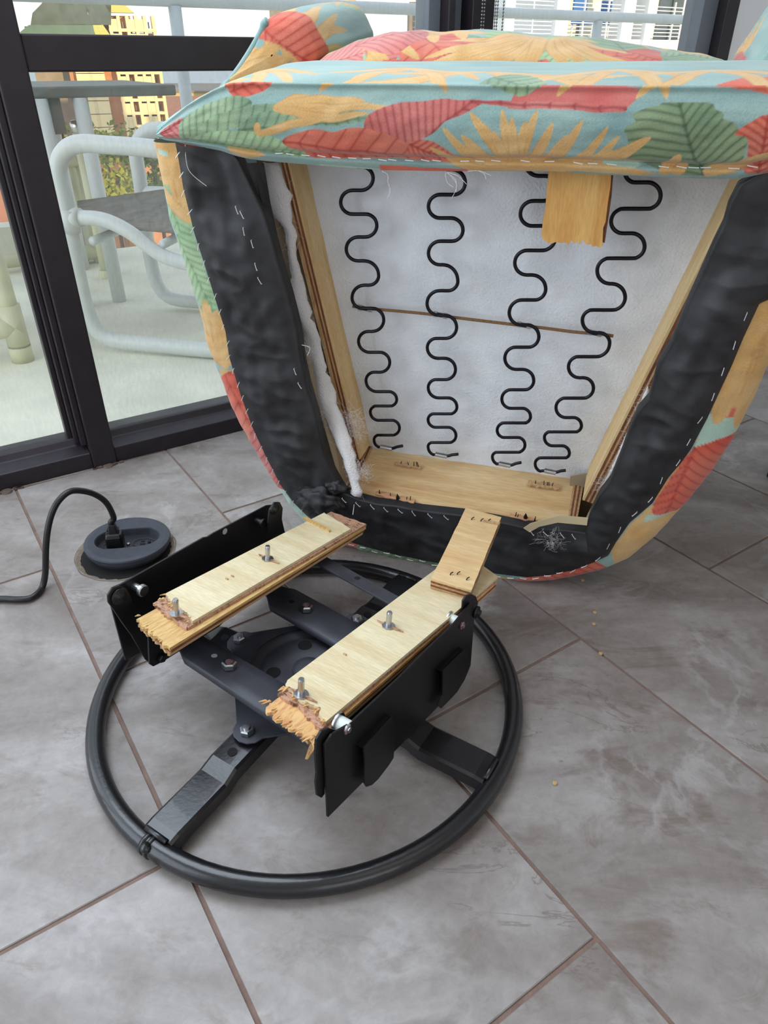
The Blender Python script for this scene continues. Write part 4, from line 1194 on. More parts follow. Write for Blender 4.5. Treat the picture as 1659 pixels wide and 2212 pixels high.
# welded joint of the ring at the lower left, under the spoke
aw = math.radians(-122.7)
for d_ in (-.028, .0):
    a = aw + d_
    c = Vector((RR * math.cos(a), RR * math.sin(a), RT + .001)); t = Vector((-math.sin(a), math.cos(a), 0))
    obj('weld', tube([c - t * .0025, c + t * .0025], RT + .0012, 16), M_BLK, base, smooth=True)
obj('weld_drop', lathe([(0, -.006), (.005, -.004), (.0065, 0), (.005, .004), (0, .006)], Frame(Vector(((RR + .008) * math.cos(aw), (RR + .008) * math.sin(aw), .022)), (1, 0, 0), (0, 1, 0), (0, 0, 1)), 12), M_BLK, base, smooth=True)
def spoke(deg, r1=.272):
    a = math.radians(deg); d = Vector((math.cos(a), math.sin(a), 0)); s_ = Vector((-math.sin(a), math.cos(a), 0)); u_ = Vector((0, 0, 1))
    st = [(r1, .024, .020), (r1 - .012, .026, .020), (.185, .027, .020), (.165, .034, .019), (.05, .038, .019)]
    rows = []
    for r_, z, hw in st:
        drop = .017
        c = d * r_
        rows.append([c + s_ * (hw + .002) + u_ * (z - drop), c + s_ * (hw + .001) + u_ * (z - .002), c + s_ * (hw - .002) + u_ * z,
                     c - s_ * (hw - .002) + u_ * z, c - s_ * (hw + .001) + u_ * (z - .002), c - s_ * (hw + .002) + u_ * (z - drop)])
    o = obj('spoke', loft(rows), M_BLK, base, smooth=False)
    so_ = o.modifiers.new('thickness', 'SOLIDIFY'); so_.thickness = .0022; so_.offset = 0
    obj('hole', lathe([(0, 0), (.0062, .0002), (.0062, -.0004)], Frame(d * .150 + u_ * .0362, (1, 0, 0), (0, 1, 0), (0, 0, 1)), 16), M_DARK, o)
    obj('weld_bead', tube([d * (r1 + .001) + s_ * .016 + u_ * .026, d * (r1 + .001) - s_ * .016 + u_ * .026], .0035, 8), M_BLK, o, smooth=True)
for a in (-122.7, -31.5, 58.5, 149): spoke(a)
# square bearing plate with four ears, pressed disc in the middle
pl = []
for k, a in enumerate((-122.7, -31.5, 58.5, 149)):
    a = math.radians(a); d = Vector((math.cos(a), math.sin(a), 0)); s_ = Vector((-math.sin(a), math.cos(a), 0))
    ear = []
    for q in range(7):
        b = (q / 6 - .5) * math.pi
        ear.append(d * (.118 + .020 * math.cos(b)) + s_ * (.022 * math.sin(b)))
    pl += [d * .100 - s_ * .040] + ear + [d * .100 + s_ * .040]
plate = obj('bearing_plate', prism([p + Vector((0, 0, .041)) for p in pl], (0, 0, .0026)), M_DUST, base, bevel=.0008)
pf = Frame((0, 0, .0436), (1, 0, 0), (0, 1, 0), (0, 0, 1))
obj('pressed_disc', lathe([(.088, 0), (.082, .004), (.076, .0045), (.070, .001), (.064, .0015), (.058, .006), (.03, .0075), (.026, .006), (0, .006)], pf, 48), M_DUST, plate, smooth=True)
obj('centre_rivet', lathe([(.021, .006), (.020, .009), (.012, .010), (0, .0102)], pf, 32), M_DUST, plate, smooth=True)
for k in range(4):
    a = math.radians(100 + 90 * k)
    obj('hole', lathe([(0, .0076), (.010, .0076), (.010, .006)], Frame(Vector((.046 * math.cos(a), .046 * math.sin(a), .0434)), (1, 0, 0), (0, 1, 0), (0, 0, 1)), 20), M_DARK, plate)
for a in (-122.7, -31.5, 58.5, 149):
    a = math.radians(a); c = Vector((.122 * math.cos(a), .122 * math.sin(a), .0437))
    n_ = obj('nut', hexnut(c, (0, 0, 1), .0092, .0075), M_STEEL, base)
    obj('bolt_end', cyl(c, c + Vector((0, 0, .0105)), .0042, 12), M_STEEL, n_)

# --- rocker mechanism: its own tilted frame (x across, y along the rails, z up)
YAW, TILT = math.radians(33.5), math.radians(8)
dd = Vector((math.sin(YAW), math.cos(YAW), 0))
ML = dd * math.cos(TILT) - Vector((0, 0, 1)) * math.sin(TILT)
MW = Vector((math.cos(YAW), -math.sin(YAW), 0)); MN = MW.cross(ML)
MF = Frame(BC + Vector((0, 0, .16)), MW, ML, MN)
mech = object()
MECH.update(o=mech, base=base, m=BF.mat().inverted() @ MF.mat())
def mp_(u, v, z=0.): return MF.px(u, v, z, 2)
def mx_(u, v, x): return MF.px(u, v, x, 0)
def edge_line(a_px, b_px, t, z=0.): return mp_(a_px[0] + (b_px[0] - a_px[0]) * t, a_px[1] + (b_px[1] - a_px[1]) * t, z)
def jag(P, amp, n, seed):
    r = random.Random(seed); R = resample(P, n); out = []
    for i, p in enumerate(R):
        out.append(p + Vector((r.uniform(-amp, amp) * .3, r.uniform(-amp, amp) * (0 < i < n - 1), 0)))
    return out
def ply_rail(name, layers):
    first_ = None
    for near, far, z0, th, mt, amp, seed, fa in layers:
        N_ = jag([mp_(u, v, 0) for u, v in near], amp, 26, seed)
        F_ = jag([mp_(u, v, 0) for u, v in far], fa, 12, seed + 1)
        P = N_ + F_[::-1]
        P = [Vector((p.x, p.y, z0)) for p in P]
        o = obj(name if first_ is None else 'ply_layer', prism(P, (0, 0, -th)), mt, mech if first_ is None else first_)
        first_ = first_ or o
    return first_
M_TORN = wood('torn_orange_ply', srgb(226, 186, 126), srgb(200, 138, 98), (30, 6, 10), 9, srgb(218, 168, 108))
M_TORNP = wood('torn_pale_ply', srgb(222, 186, 122), srgb(196, 150, 92), (40, 5, 10), 9)
M_STAIN = wood('glue_stained_ply', srgb(158, 112, 88), srgb(110, 72, 56), (14, 26, 10), 9, srgb(206, 160, 130))
lb_l, lb_r = (358, 1282), (416, 1342)
railL = ply_rail('plywood_rail', [
    ([(358, 1282), (363, 1290), (372, 1298), (384, 1306), (396, 1318), (404, 1322), (409, 1334), (416, 1342)], [(700, 1107), (758, 1142)], 0, .0042, M_PLY, .0012, 1, .001),
    ([(330, 1297), (345, 1308), (352, 1318), (372, 1330), (386, 1340), (400, 1352), (405, 1350)], [(716, 1100), (792, 1127)], -.0043, .0036, M_STAIN, .002, 3, .0015),
    ([(293, 1326), (306, 1338), (322, 1352), (340, 1368), (366, 1388)], [(716, 1099), (791, 1128)], -.0080, .0040, M_TORNP, .003, 5, .002),
    ([(300, 1324), (322, 1346), (345, 1366), (368, 1386)], [(716, 1099), (789, 1129)], -.0120, .0036, M_PLYD, .002, 7, .002),
    ([(296, 1326), (318, 1346), (340, 1364), (366, 1388)], [(716, 1099), (786, 1131)], -.0156, .0040, M_PLYL, .002, 9, .002)])
railR = ply_rail('plywood_rail', [
    ([(621, 1469), (615, 1480), (629, 1490), (641, 1500), (653, 1513), (665, 1520), (680, 1524), (692, 1530), (690, 1540), (697, 1550), (704, 1560)], [(995, 1189), (1076, 1245)], 0, .0042, M_PLY, .0018, 11, .0005),
    ([(600, 1492), (614, 1500), (629, 1511), (640, 1516), (650, 1527), (668, 1545), (689, 1566), (697, 1566)], [(995, 1189), (1076, 1245)], -.0043, .0036, M_STAIN, .002, 13, .0005),
    ([(573, 1514), (584, 1526), (593, 1536), (611, 1548), (629, 1558), (647, 1575), (671, 1587), (683, 1594), (690, 1580)], [(995, 1189), (1075, 1246)], -.0080, .0040, M_TORN, .004, 15, .0005),
    ([(590, 1508), (611, 1530), (640, 1550), (670, 1575), (692, 1575)], [(995, 1189), (1074, 1247)], -.0120, .0036, M_PLYD, .002, 17, .0005),
    ([(592, 1508), (611, 1530), (640, 1550), (670, 1575), (692, 1575)], [(995, 1189), (1073, 1247)], -.0156, .0040, M_PLYL, .002, 19, .0005)])
# hanging and standing splinters at the broken ends
def splinters(pts, seed, mt, parent, z=-.006, L=.016):
    r = random.Random(seed); g = []
    for (u, v) in pts:
        for k in range(4):
            p = mp_(u + r.uniform(-7, 7), v + r.uniform(-5, 5), z)
            d = Vector((r.uniform(-.35, .35), -1, r.uniform(-.15, .4))).normalized()
            s_ = d.cross(Vector((0, 0, 1))).normalized() * r.uniform(.0008, .002)
            l_ = L * r.uniform(.4, 1)
            g.append(prism([p - s_, p + s_, p + d * l_ + s_ * .15, p + d * l_ - s_ * .15], (0, 0, -.0009)))
    return obj('splinter', join(*g), mt, parent)
splinters([(352, 1288), (372, 1305), (392, 1320), (408, 1336)], 1, M_TORNP, railL, -.0005, .008)
splinters([(300, 1330), (318, 1346), (336, 1362), (352, 1376)], 2, M_TORNP, railL, -.009, .008)
splinters([(618, 1482), (640, 1502), (662, 1518), (686, 1532), (700, 1555)], 3, M_TORN, railR, -.0005, .010)
splinters([(580, 1516), (592, 1532), (612, 1546), (632, 1560), (652, 1576), (672, 1588)], 4, M_TORN, railR, -.008, .012)
a = mp_(684, 1590, -.006); b = mp_(676, 1606, -.02); c = mp_(660, 1640, -.055)
w_ = Vector((.004, .001, 0))
obj('splinter', prism([a - w_, a + w_, b + w_ * 1.1, c + w_ * .3, c - w_ * .2, b - w_ * .7], (.001, .0008, 0)), M_TORN, railR)
a, b = mp_(657, 1117, .003), mp_(712, 1146, .003)
obj('splinter', prism([a + Vector((0, -.003, 0)), b + Vector((0, -.0015, 0)), b + Vector((0, .003, 0)), a + Vector((0, .004, 0))], (0, 0, -.003)), M_TORNP, railL)
obj('staple_wire', tube([mp_(762, 1112, -.003), mp_(764, 1098, .004), mp_(765, 1090, .006)], .0005, 5), M_STAPLE, railL)

# threaded studs standing in split holes
for (u, v, rr_) in ((381, 1325, railL), (578, 1207, railL), (650, 1500, railR), (839, 1352, railR)):
    c = mp_(u, v, .0006)
    st = obj('t_nut', lathe([(.0085, 0), (.0085, .0012), (.006, .0014)], Frame(c, (1, 0, 0), (0, 1, 0), (0, 0, 1)), 9), M_STEEL, mech)
    obj('threaded_stud', lathe([(.0036, 0), (.0036, .019), (.0030, .021), (0, .021)], Frame(c, (1, 0, 0), (0, 1, 0), (0, 0, 1)), 14), M_STEEL, st, smooth=False)
    cr_ = []
    for s1, s2, w1 in ((.008, .022, .0016), (-.007, -.017, .0014), (.006, .014, .0010)):
        cr_.append(prism([c + Vector((s1, -w1 * 1.5, .0002)), c + Vector((s2, -w1 * .3, .0006)), c + Vector((s2, w1 * .2, .0006)), c + Vector((s1, w1, .0002))], (0, 0, .0012)))
    obj('splinter', join(*cr_), M_STAIN, rr_)
for (u, v, rr_) in ((502, 1244, railL), (490, 1250, railL), (745, 1413, railR), (1000, 1268, railR), (964, 1266, railR)):
    obj('wood_chip', box(mp_(u, v, .001), .004, .002, .0016), M_PLYL, rr_)

# side plates
def plate_x(name, pts, x, th, m_=M_BLK2, p=None, bevel=.0006):
    P = [mx_(u, v, x) for u, v in pts]
    return obj(name, prism(P, (th, 0, 0)), m_, p or mech, bevel=bevel)
XR, XL = .168, -.200
outR = plate_x('outer_side_plate', [(697, 1606), (704, 1763), (760, 1707), (786, 1681), (847, 1622), (937, 1530), (1000, 1467), (1013, 1435), (1022, 1315), (1014, 1300), (990, 1330), (977, 1346), (933, 1387), (857, 1463), (752, 1561), (712, 1584)], XR, .003)
for pts in ([(843, 1547), (848, 1562), (848, 1615), (847, 1635), (836, 1652), (813, 1682), (800, 1694), (788, 1698), (783, 1690), (784, 1640), (782, 1612)],
            [(1000, 1402), (1004, 1412), (1012, 1436), (1004, 1450), (1000, 1468), (984, 1494), (962, 1517), (950, 1529), (942, 1522), (952, 1500), (953, 1447)]):
    P = [mx_(u, v, XR + .010) for u, v in pts]; P0 = [mx_(u, v, XR + .0028) for u, v in pts]
    br = obj('spring_bracket', prism(P, (.0025, 0, 0)), M_BLK2, mech, bevel=.0006)
    # flange that joins the bracket to the plate along its top edge
    k = len(P) - 1
    obj('flange', prism([P[0], P[k], P[k] - Vector((.010, 0, 0)), P[0] - Vector((.010, 0, 0))], (0, 0, -.0025)), M_BLK2, br)
outL = plate_x('outer_side_plate', [(240, 1308), (236, 1290), (243, 1270), (262, 1262), (269, 1258), (441, 1161), (449, 1160), (463, 1151), (577, 1092), (600, 1090), (607, 1108), (606, 1130), (611, 1143), (640, 1175), (640, 1225), (300, 1412), (272, 1427)], XL, -.003)
obj('hole', lathe([(.0048, 0), (0, .0004)], Frame(mx_(486, 1148, XL + .0004), (0, 1, 0), (0, 0, 1), (1, 0, 0)), 16), mat('tile_seen_through_hole', srgb(170, 168, 166), .6), outL)
PI_ = [mx_(u, v, -.136) for u, v in ((320, 1433), (328, 1438), (348, 1428), (380, 1408), (470, 1352), (500, 1325), (600, 1262), (618, 1246))]
PI_ = [Vector((-.136, PI_[0].y + .002, -.0225))] + PI_ + [Vector((-.136, PI_[-1].y + .004, -.0225))]
innL = obj('inner_side_plate', prism(PI_, (.003, 0, 0)), M_BLK2, mech, bevel=.0006)
innR = obj('inner_side_plate', prism([(.150, -.14, -.022), (.150, .14, -.022), (.150, .13, -.082), (.150, -.13, -.082)], (-.003, 0, 0)), M_BLK2, mech)
# angle that carries each rail, bolted on top of the inner plates
for x0, x1 in ((-.152, -.085), (.078, .150)):
    obj('rail_bracket', mm(x0, x1, -.135, .14, -.0225, -.0197), M_BLK2, mech, bevel=.0005)
# near and far links
lkx = XL + .022
plate_x('link', [(231, 1300), (230, 1284), (240, 1268), (256, 1263), (270, 1270), (280, 1288), (292, 1330), (312, 1362), (338, 1400), (346, 1426), (330, 1437), (312, 1424), (282, 1372), (262, 1345), (244, 1318)], lkx, .003)
plate_x('link', [(576, 1128), (580, 1100), (590, 1084), (602, 1084), (608, 1096), (606, 1120), (612, 1146), (590, 1156), (578, 1150)], lkx, .003)
for u, v, r_ in ((256, 1288, .0115), (592, 1099, .0095)):
    c = mx_(u, v, lkx + .003)
    obj('pivot_rivet', lathe([(r_, 0), (r_ * .9, .003), (r_ * .5, .0035), (r_ * .5, .0055), (0, .006)], Frame(c, (0, 1, 0), (0, 0, 1), (1, 0, 0)), 20), M_BLK2, mech, smooth=True)
c = mx_(290, 1266, XL)
obj('steel_pin', join(cyl(c, c + Vector((.016, 0, 0)), .0055, 16), lathe([(.0082, .014), (.0082, .018), (.007, .0195), (0, .0195)], Frame(c, (0, 1, 0), (0, 0, 1), (1, 0, 0)), 20)), M_STEEL, mech)
c = mx_(552, 1124, XL)
obj('steel_pin', join(cyl(c, c + Vector((.016, 0, 0)), .0055, 16), lathe([(.0078, .014), (.0078, .018), (0, .0185)], Frame(c, (0, 1, 0), (0, 0, 1), (1, 0, 0)), 20)), M_BLK2, mech)
obj('bolt_head', hexnut(mx_(347, 1420, -.133), (1, 0, 0), .006, .006), M_BLK2, mech)
lrx = XR - .0045
plate_x('link', [(677, 1630), (679, 1595), (690, 1577), (706, 1570), (722, 1574), (712, 1590), (700, 1602), (698, 1640), (697, 1712), (690, 1721), (681, 1716), (678, 1690), (680, 1668)], lrx, .003)
plate_x('link', [(996, 1312), (997, 1296), (1004, 1285), (1014, 1281), (1024, 1286), (1029, 1300), (1024, 1318), (1010, 1330), (998, 1328)], lrx, .003)
c = mx_(1026, 1312, XR)
obj('pivot_rivet', lathe([(.0085, 0), (.0085, .003), (.0045, .0035), (.0045, .007), (0, .0075)], Frame(c + Vector((.003, -.003, -.004)), (0, 1, 0), (0, 0, 1), (1, 0, 0)), 16), M_BLK2, mech, smooth=True)
for (u, v), (un, vn) in (((731, 1560), (748, 1574)), ((971, 1337), (996, 1350))):
    c = mx_(u, v, XR - .012)
    bu = obj('nylon_bushing', cyl(c, c + Vector((.014, 0, 0)), .0078, 20), M_NYLON, mech)
    obj('washer', lathe([(.0108, -.0015), (.0108, .0005), (.007, .001)], Frame(c, (0, 1, 0), (0, 0, 1), (1, 0, 0)), 24), M_STEEL, bu)
    c2 = mx_(un, vn, XR + .003)
    nu_ = obj('nut', hexnut(c2, (1, 0, 0), .0056, .003), M_NUTRED, mech)
    obj('bolt_end', cyl(c2, c2 + Vector((.0045, 0, 0)), .003, 10), M_STEEL, nu_)
# cross channels with pinched ends
def channel(tl, tr, bl_px, br_px, z, neck_px, name='cross_channel'):
    a, b = mp_(*tl, z), mp_(*tr, z); d, c = mp_(*bl_px, z), mp_(*br_px, z)
    rows = []; n = 24
    for i in range(n + 1):
        t = i / n; p, q = a.lerp(b, t), d.lerp(c, t)
        m_ = (p + q) / 2; hw = (p - q) / 2
        rows.append([m_ + hw * 1.01 + Vector((0, 0, -.010)), m_ + hw * 1.0 + Vector((0, 0, -.002)), m_ + hw * .93, m_ + hw * .4 + Vector((0, 0, .0003)), m_ - hw * .4 + Vector((0, 0, .0003)), m_ - hw * .93, m_ - hw * 1.0 + Vector((0, 0, -.002)), m_ - hw * 1.01 + Vector((0, 0, -.010))])
    e = rows[0]; u = (a - b).normalized(); m_ = (a + d) / 2; pre = []
    for s, w_, dz in ((.030, .50, .004), (.022, .55, .0035), (.014, .7, .001), (.006, .92, 0)):
        hw = (a - d) / 2 * w_; cc = m_ + u * s + Vector((0, 0, dz))
        pre.append([cc + hw + Vector((0, 0, -.006)), cc + hw + Vector((0, 0, -.001)), cc + hw * .9, cc + hw * .3 + Vector((0, 0, -.002)), cc - hw * .3 + Vector((0, 0, .002)), cc - hw * .9 + Vector((0, 0, .001)), cc - hw + Vector((0, 0, -.001)), cc - hw + Vector((0, 0, -.006))])
    o = obj(name, loft(pre + rows), M_DUST, mech, smooth=True)
    s_ = o.modifiers.new('thickness', 'SOLIDIFY'); s_.thickness = .0024
    return o
CZ1 = -.080
f_ch = channel((432, 1368), (760, 1560), (398, 1420), (706, 1626), CZ1, None)
r_ch = channel((640, 1272), (900, 1414), (584, 1307), (850, 1462), CZ1, None)
def hole_on(ch, u, v, r_, z=CZ1, mt=None):
    obj('hole', lathe([(r_, .0012), (0, .0013)], Frame(mp_(u, v, z), (1, 0, 0), (0, 1, 0), (0, 0, 1)), 16), mt or M_DARK, ch)
M_PALEH = mat('floor_seen_through_hole', srgb(168, 170, 174), .7)
hole_on(f_ch, 463, 1418, .0042, mt=M_PALEH); hole_on(r_ch, 630, 1301, .0042)
for (u, v, ch) in ((495, 1441, f_ch), (661, 1318, r_ch)):
    c = mp_(u, v, CZ1 + .001)
    nt_ = obj('nut', hexnut(c, (0, 0, 1), .0098, .009), M_STEEL, mech)
    obj('bolt_end', cyl(c, c + Vector((0, 0, .0095)), .0048, 14), M_NUTRED, nt_)
    obj('carriage_stem', cyl(c + Vector((0, 0, -.003)), c + Vector((0, 0, -.028)), .006, 10), M_DUST, nt_)
SZ2 = -.030
s4 = [mp_(676, 1213, SZ2), mp_(697, 1198, SZ2), mp_(905, 1312, SZ2), mp_(885, 1328, SZ2)]
cs = obj('cross_strap', prism(s4, (0, 0, -.003)), M_DUST, mech, bevel=.0006)
obj('hole', lathe([(.0045, .0004), (0, .0005)], Frame(mp_(772, 1249, SZ2), (1, 0, 0), (0, 1, 0), (0, 0, 1)), 14), M_DARK, cs)

# ------------------------------------------------------------------ loose plywood block
c0, c1 = MF.w(mp_(931, 1250, .019)), MF.w(mp_(1018, 1276, .019))
t0, t1 = CH.w(cp(1007, 1096, .066)), CH.w(cp(1083, 1117, .066))
ux = ((c1 - c0).normalized() + (t1 - t0).normalized()).normalized(); uy = ((t0 + t1) / 2 - (c0 + c1) / 2).normalized(); ux = (ux - uy * ux.dot(uy)).normalized()
BK = Frame(c0, ux, uy, ux.cross(uy))
blk = empty('plywood_block', BK, 'short amber plywood block propped on the right wooden rail against the chair', 'wood block')
BP = [BK.px(u, v, 0, 2) for u, v in ((931, 1250), (1018, 1276), (1083, 1117), (1007, 1096))]
zsign = -1
rr2 = random.Random(8)
ly = ((.004, M_PLYX), (.0035, M_PLYD), (.0035, M_PLYL), (.0035, M_PLYD), (.004, M_PLYL))
z_ = 0
for k, (th, mt) in enumerate(ly):
    E_ = []
    for q in range(4): E_ += resample([Vector(BP[q]), Vector(BP[(q + 1) % 4])], 16)[:-1]
    E_ = [p + Vector((rr2.uniform(-.0003, .0003), rr2.uniform(-.0003, .0003), 0)) for p in E_]
    obj('ply_face' if k == 0 else 'ply_layer', prism([Vector((p.x, p.y, z_)) for p in E_], (0, 0, -th)), mt, blk)
    z_ -= th
for (u, v) in ((1018, 1123), (1038, 1126), (1054, 1127), (972, 1242), (987, 1241), (1007, 1253)):
    p = BK.px(u, v, 0, 2)
    obj('bent_nail', tube([p + Vector((0, 0, -.001)), p + Vector((.001, .001, .003)), p + Vector((.003, .004, .003))], .0008, 5), M_NAIL, blk)
p = BK.px(1045, 1127, 0, 2); q = BK.px(1079, 1133, 0, 2)
obj('splinter', prism([p + Vector((0, -.001, .0002)), q + Vector((0, -.002, .0002)), q + Vector((0, .003, .0002)), p + Vector((0, .002, .0002))], (0, 0, .0015)), M_PLYL, blk)
for (u0, v0, u1, v1) in ((997, 1272, 990, 1286), (1000, 1270, 993, 1284), (962, 1262, 959, 1266)):
    a = BK.px(u0, v0, -.004, 2); b = BK.l(MF.w(mp_(u1, v1, .001)))
    obj('bent_nail', cyl(a, b, .0009, 6), M_STEEL, blk)

# ------------------------------------------------------------------ floor outlet and cord
M_PLAST = mat('grey_outlet_plastic', srgb(58, 60, 70), .55, var=.25, vscale=60, bump=.25, bscale=300)
M_PLAST2 = mat('dark_outlet_plastic', srgb(34, 34, 40), .45)
M_CORD = mat('black_rubber_cord', srgb(16, 15, 17), .38, spec=.5)
oc = WF.px(275, 1163, .022); 
# the plate is lifted towards the lower left, out of its hole
on_ = Vector((.02, .03, 1)).normalized(); ox = Vector((math.cos(.22), math.sin(.22), 0)); ox = (ox - on_ * ox.dot(on_)).normalized()
OF = Frame(Vector((oc.x, oc.y, .022)), ox, on_.cross(ox), on_)
outl_ = empty('floor_outlet', OF, 'round dark grey pop-up floor outlet lifted out of its hole', 'outlet')
OR = .0745
def ring_with_slot(R, zt, zb, sx, sy):
    n = 64; out_, inn = [], []
    for k in range(n):
        a = 2 * math.pi * k / n
        out_.append(Vector((R * math.cos(a), R * math.sin(a), 0)))
        # stadium slot
        ca, sa = math.cos(a), math.sin(a)
        L = sx - sy
        q = Vector((max(-L, min(L, ca * sx * 1.2)), 0, 0)) + Vector((ca, sa, 0)) * sy
        inn.append(q)
    rows = [[p * .90 + Vector((0, 0, zb)) for p in out_], [p * .97 + Vector((0, 0, zb * .6)) for p in out_], [p + Vector((0, 0, -.003)) for p in out_], [p * .985 + Vector((0, 0, -.0005)) for p in out_], [p * .90 + Vector((0, 0, zt)) for p in out_],
            [p * 1.02 + Vector((0, 0, zt)) for p in inn], [p + Vector((0, 0, zt - .002)) for p in inn], [p * .96 + Vector((0, 0, zb * .6)) for p in inn], [p * .9 + Vector((0, 0, zb)) for p in inn]]
    return loft(rows, True)
obj('bezel', ring_with_slot(OR, .001, -.020, .055, .031), M_PLAST, outl_, smooth=False)
fl_ = obj('socket_face', lathe([(.064, -.0128), (0, -.0170)], Frame((0, 0, 0), (1, 0, 0), (0, 1, 0), (0, 0, 1)), 40), M_PLAST2, outl_)
obj('socket_body', lathe([(.050, -.05), (.060, -.04), (.064, -.021)], Frame((0, 0, 0), (1, 0, 0), (0, 1, 0), (0, 0, 1)), 32), M_PLAST2, outl_)
for sx_ in (-.025, .026):
    g = [tube([(sx_ + .019 * math.cos(a) * 1.0, .0135 * math.sin(a), -.0112) for a in [2 * math.pi * k / 8 + .39 for k in range(8)]], .0007, 5, closed=True)]
    so2 = obj('receptacle', join(*g), M_PLAST, fl_)
    obj('slot', join(box((sx_ - .001, .0045, -.0114), .007, .0016, .0008), box((sx_ - .001, -.0045, -.0114), .009, .0016, .0008), cyl((sx_ + .010, 0, -.0120), (sx_ + .010, 0, -.0108), .003, 12)), M_DARK, fl_)
obj('mounting_screw', hexnut((.0, 0, -.0120), (0, 0, 1), .003, .002, 12), M_STEEL, fl_)
# cord with its plug
P0 = OF.w((-.021, -.001, -.0115))
pax = Vector((.0, .06, 1)).normalized()
PF = Frame(P0, OF.a[0], pax.cross(OF.a[0]), pax)
cord = empty('power_cord', PF, 'black power cord plugged into the round floor outlet', 'cord')
def slab_rows(spec):
    rows = []
    for z, hx, hy in spec:
        c_ = .25
        rows.append([Vector((sx * hx * (1 if k else 1 - c_), sy * hy * (1 - c_ if k else 1), z)) for sx, sy, k in ((1, 1, 0), (1, 1, 1), (1, -1, 1), (1, -1, 0), (-1, -1, 0), (-1, -1, 1), (-1, 1, 1), (-1, 1, 0))])
    return rows
g = loft(slab_rows(((0, .0145, .0125), (.004, .015, .013), (.020, .0145, .0125), (.026, .013, .0105), (.0265, .009, .008), (.038, .007, .007), (.044, .0062, .0062))), True)
g = (g[0], g[1] + [tuple(range(8))[::-1], tuple(range(len(g[0]) - 8, len(g[0])))])
pl_ = obj('plug', g, M_CORD, cord, bevel=.001)
obj('strain_relief', join(*[box((0, 0, z), .020, .011, .002) for z in (.0275, .033)]), M_CORD, pl_)
# the cord rises in an arch and drops to the floor towards the left edge
G0 = WF.w(P0); gend = WF.px(100, 1262, .006)
pn = (Vector((gend.x, gend.y, 0)) - Vector((G0.x, G0.y, 0))); pn = Vector((-pn.y, pn.x, 0)).normalized()
AF = Frame(G0, (0, 0, 1), (0, 0, 1), pn)
def arch(u, v):
    r = ray(u, v); t = (G0 - EYE).dot(pn) / r.dot(pn); return EYE + r * t
cpts = [PF.w((0, 0, .036)), PF.w((0, 0, .048))] + [arch(u, v) for u, v in ((246, 1118), (232, 1088), (210, 1070), (182, 1061), (152, 1062), (128, 1082), (113, 1110), (104, 1145), (100, 1180), (99, 1210), (98, 1240))]
tail_ = [WF.px(u, v, .0052) for u, v in ((92, 1268), (80, 1284), (62, 1294), (38, 1296), (10, 1295), (-30, 1296), (-120, 1304), (-220, 1330))]
cw = catmull(cpts + tail_, 6)
obj('cable', tube([PF.l(p) for p in cw], .0052, 12), M_CORD, cord, smooth=True)
# crumbled mortar collar round the hole
rows = []
for k in range(72):
    a = 2 * math.pi * k / 72; d = Vector((math.cos(a), math.sin(a), 0)); w_ = 1 + .03 * mnoise.noise(d * 3)
    rows.append([OUT_C + d * (OUT_RA * 1.0 * w_ + .003) + Vector((0, 0, .0005)), OUT_C + d * OUT_RA * w_ * .985 + Vector((0, 0, -.0008)), OUT_C + d * OUT_RA * w_ * .88 + Vector((0, 0, -.006 + .003 * mnoise.noise(d * 9))), OUT_C + d * OUT_RA * .76 * w_ + Vector((0, 0, -.014)), OUT_C + d * OUT_RA * .75 + Vector((0, 0, -.07))])
rows.append(rows[0])
obj('mortar_collar', loft(rows), M_MORT, floor, smooth=True)
# crumbs of wood and grit on the tiles
CRL = ['tiny wood chip on the tile right below the chair', 'tiny wood chip on the grout line right of the ring', 'tiny pale crumb on the tile below the ring and right of it', 'tiny dark crumb on the tile between chair and ring', 'tiny crumb beside the grout line right of the ring', 'tiny chip on tile under the left of the chair']
for i, (u, v) in enumerate(((1258, 1254), (1297, 1413), (1198, 1693), (1285, 1324), (1283, 1349), (722, 1062))):
    p = WF.px(u, v)
    obj('wood_crumb', hexnut((0, 0, 0), (0, 0, 1), .0032, .0022, 6), M_PLYL, fr=Frame(p, (1, 0, 0), (0, 1, 0), (0, 0, 1)), label=CRL[i], cat='wood chip')
# ------------------------------------------------------------------ balcony things
M_PVC = mat('white_pvc_pipe', srgb(214, 218, 216), .4, var=.06)
M_CREAM = mat('cream_pvc_pipe', srgb(214, 212, 178), .45, var=.08)
M_SLING = mat('grey_brown_sling', srgb(124, 116, 104), .9, col2=srgb(100, 94, 86), vscale=30, bump=.8, bscale=500)
M_TABLE = mat('grey_table_top', srgb(120, 122, 116), .7, var=.15)
M_RAILW = mat('white_rail_paint', srgb(196, 204, 208), .5, var=.1)
M_CHROME = mat('chrome_cap', srgb(210, 208, 205), .2, metal=1)
def wl(u, v, off): return WALL.px(u, v, off, 1)     # point of a plane parallel to the window wall
# railing at the slab's edge
rail_ = empty('balcony_railing', WALL, 'pale tubular railing along the edge of the balcony', 'railing')
RO = SLAB - .09
zr = wl(1300, 36, RO).z
zr0 = wl(600, 9, RO).z
obj('top_rail', cyl((-3.5, RO, zr), (7.4, RO, zr), .024, 16), M_RAILW, rail_, smooth=True)
sp_ = wl(1290, 60, RO).x - wl(388, 100, RO).x
for k in range(-3, 5):
    x = wl(388, 100, RO).x + k * sp_ / 2
    obj('railing_post', cyl((x, RO, -.004), (x, RO, zr - .02), .024 if k % 2 else .027, 14), M_RAILW, rail_, smooth=True)
# low curb at the far left of the slab edge
ck = wl(236, 520, SLAB - .02).x
obj('trim_balcony_curb', WB(-4, ck, SLAB - .10, SLAB + .02, -.004, wl(0, 492, SLAB - .1).z), M_BALC, fr=WALL, kind='structure')

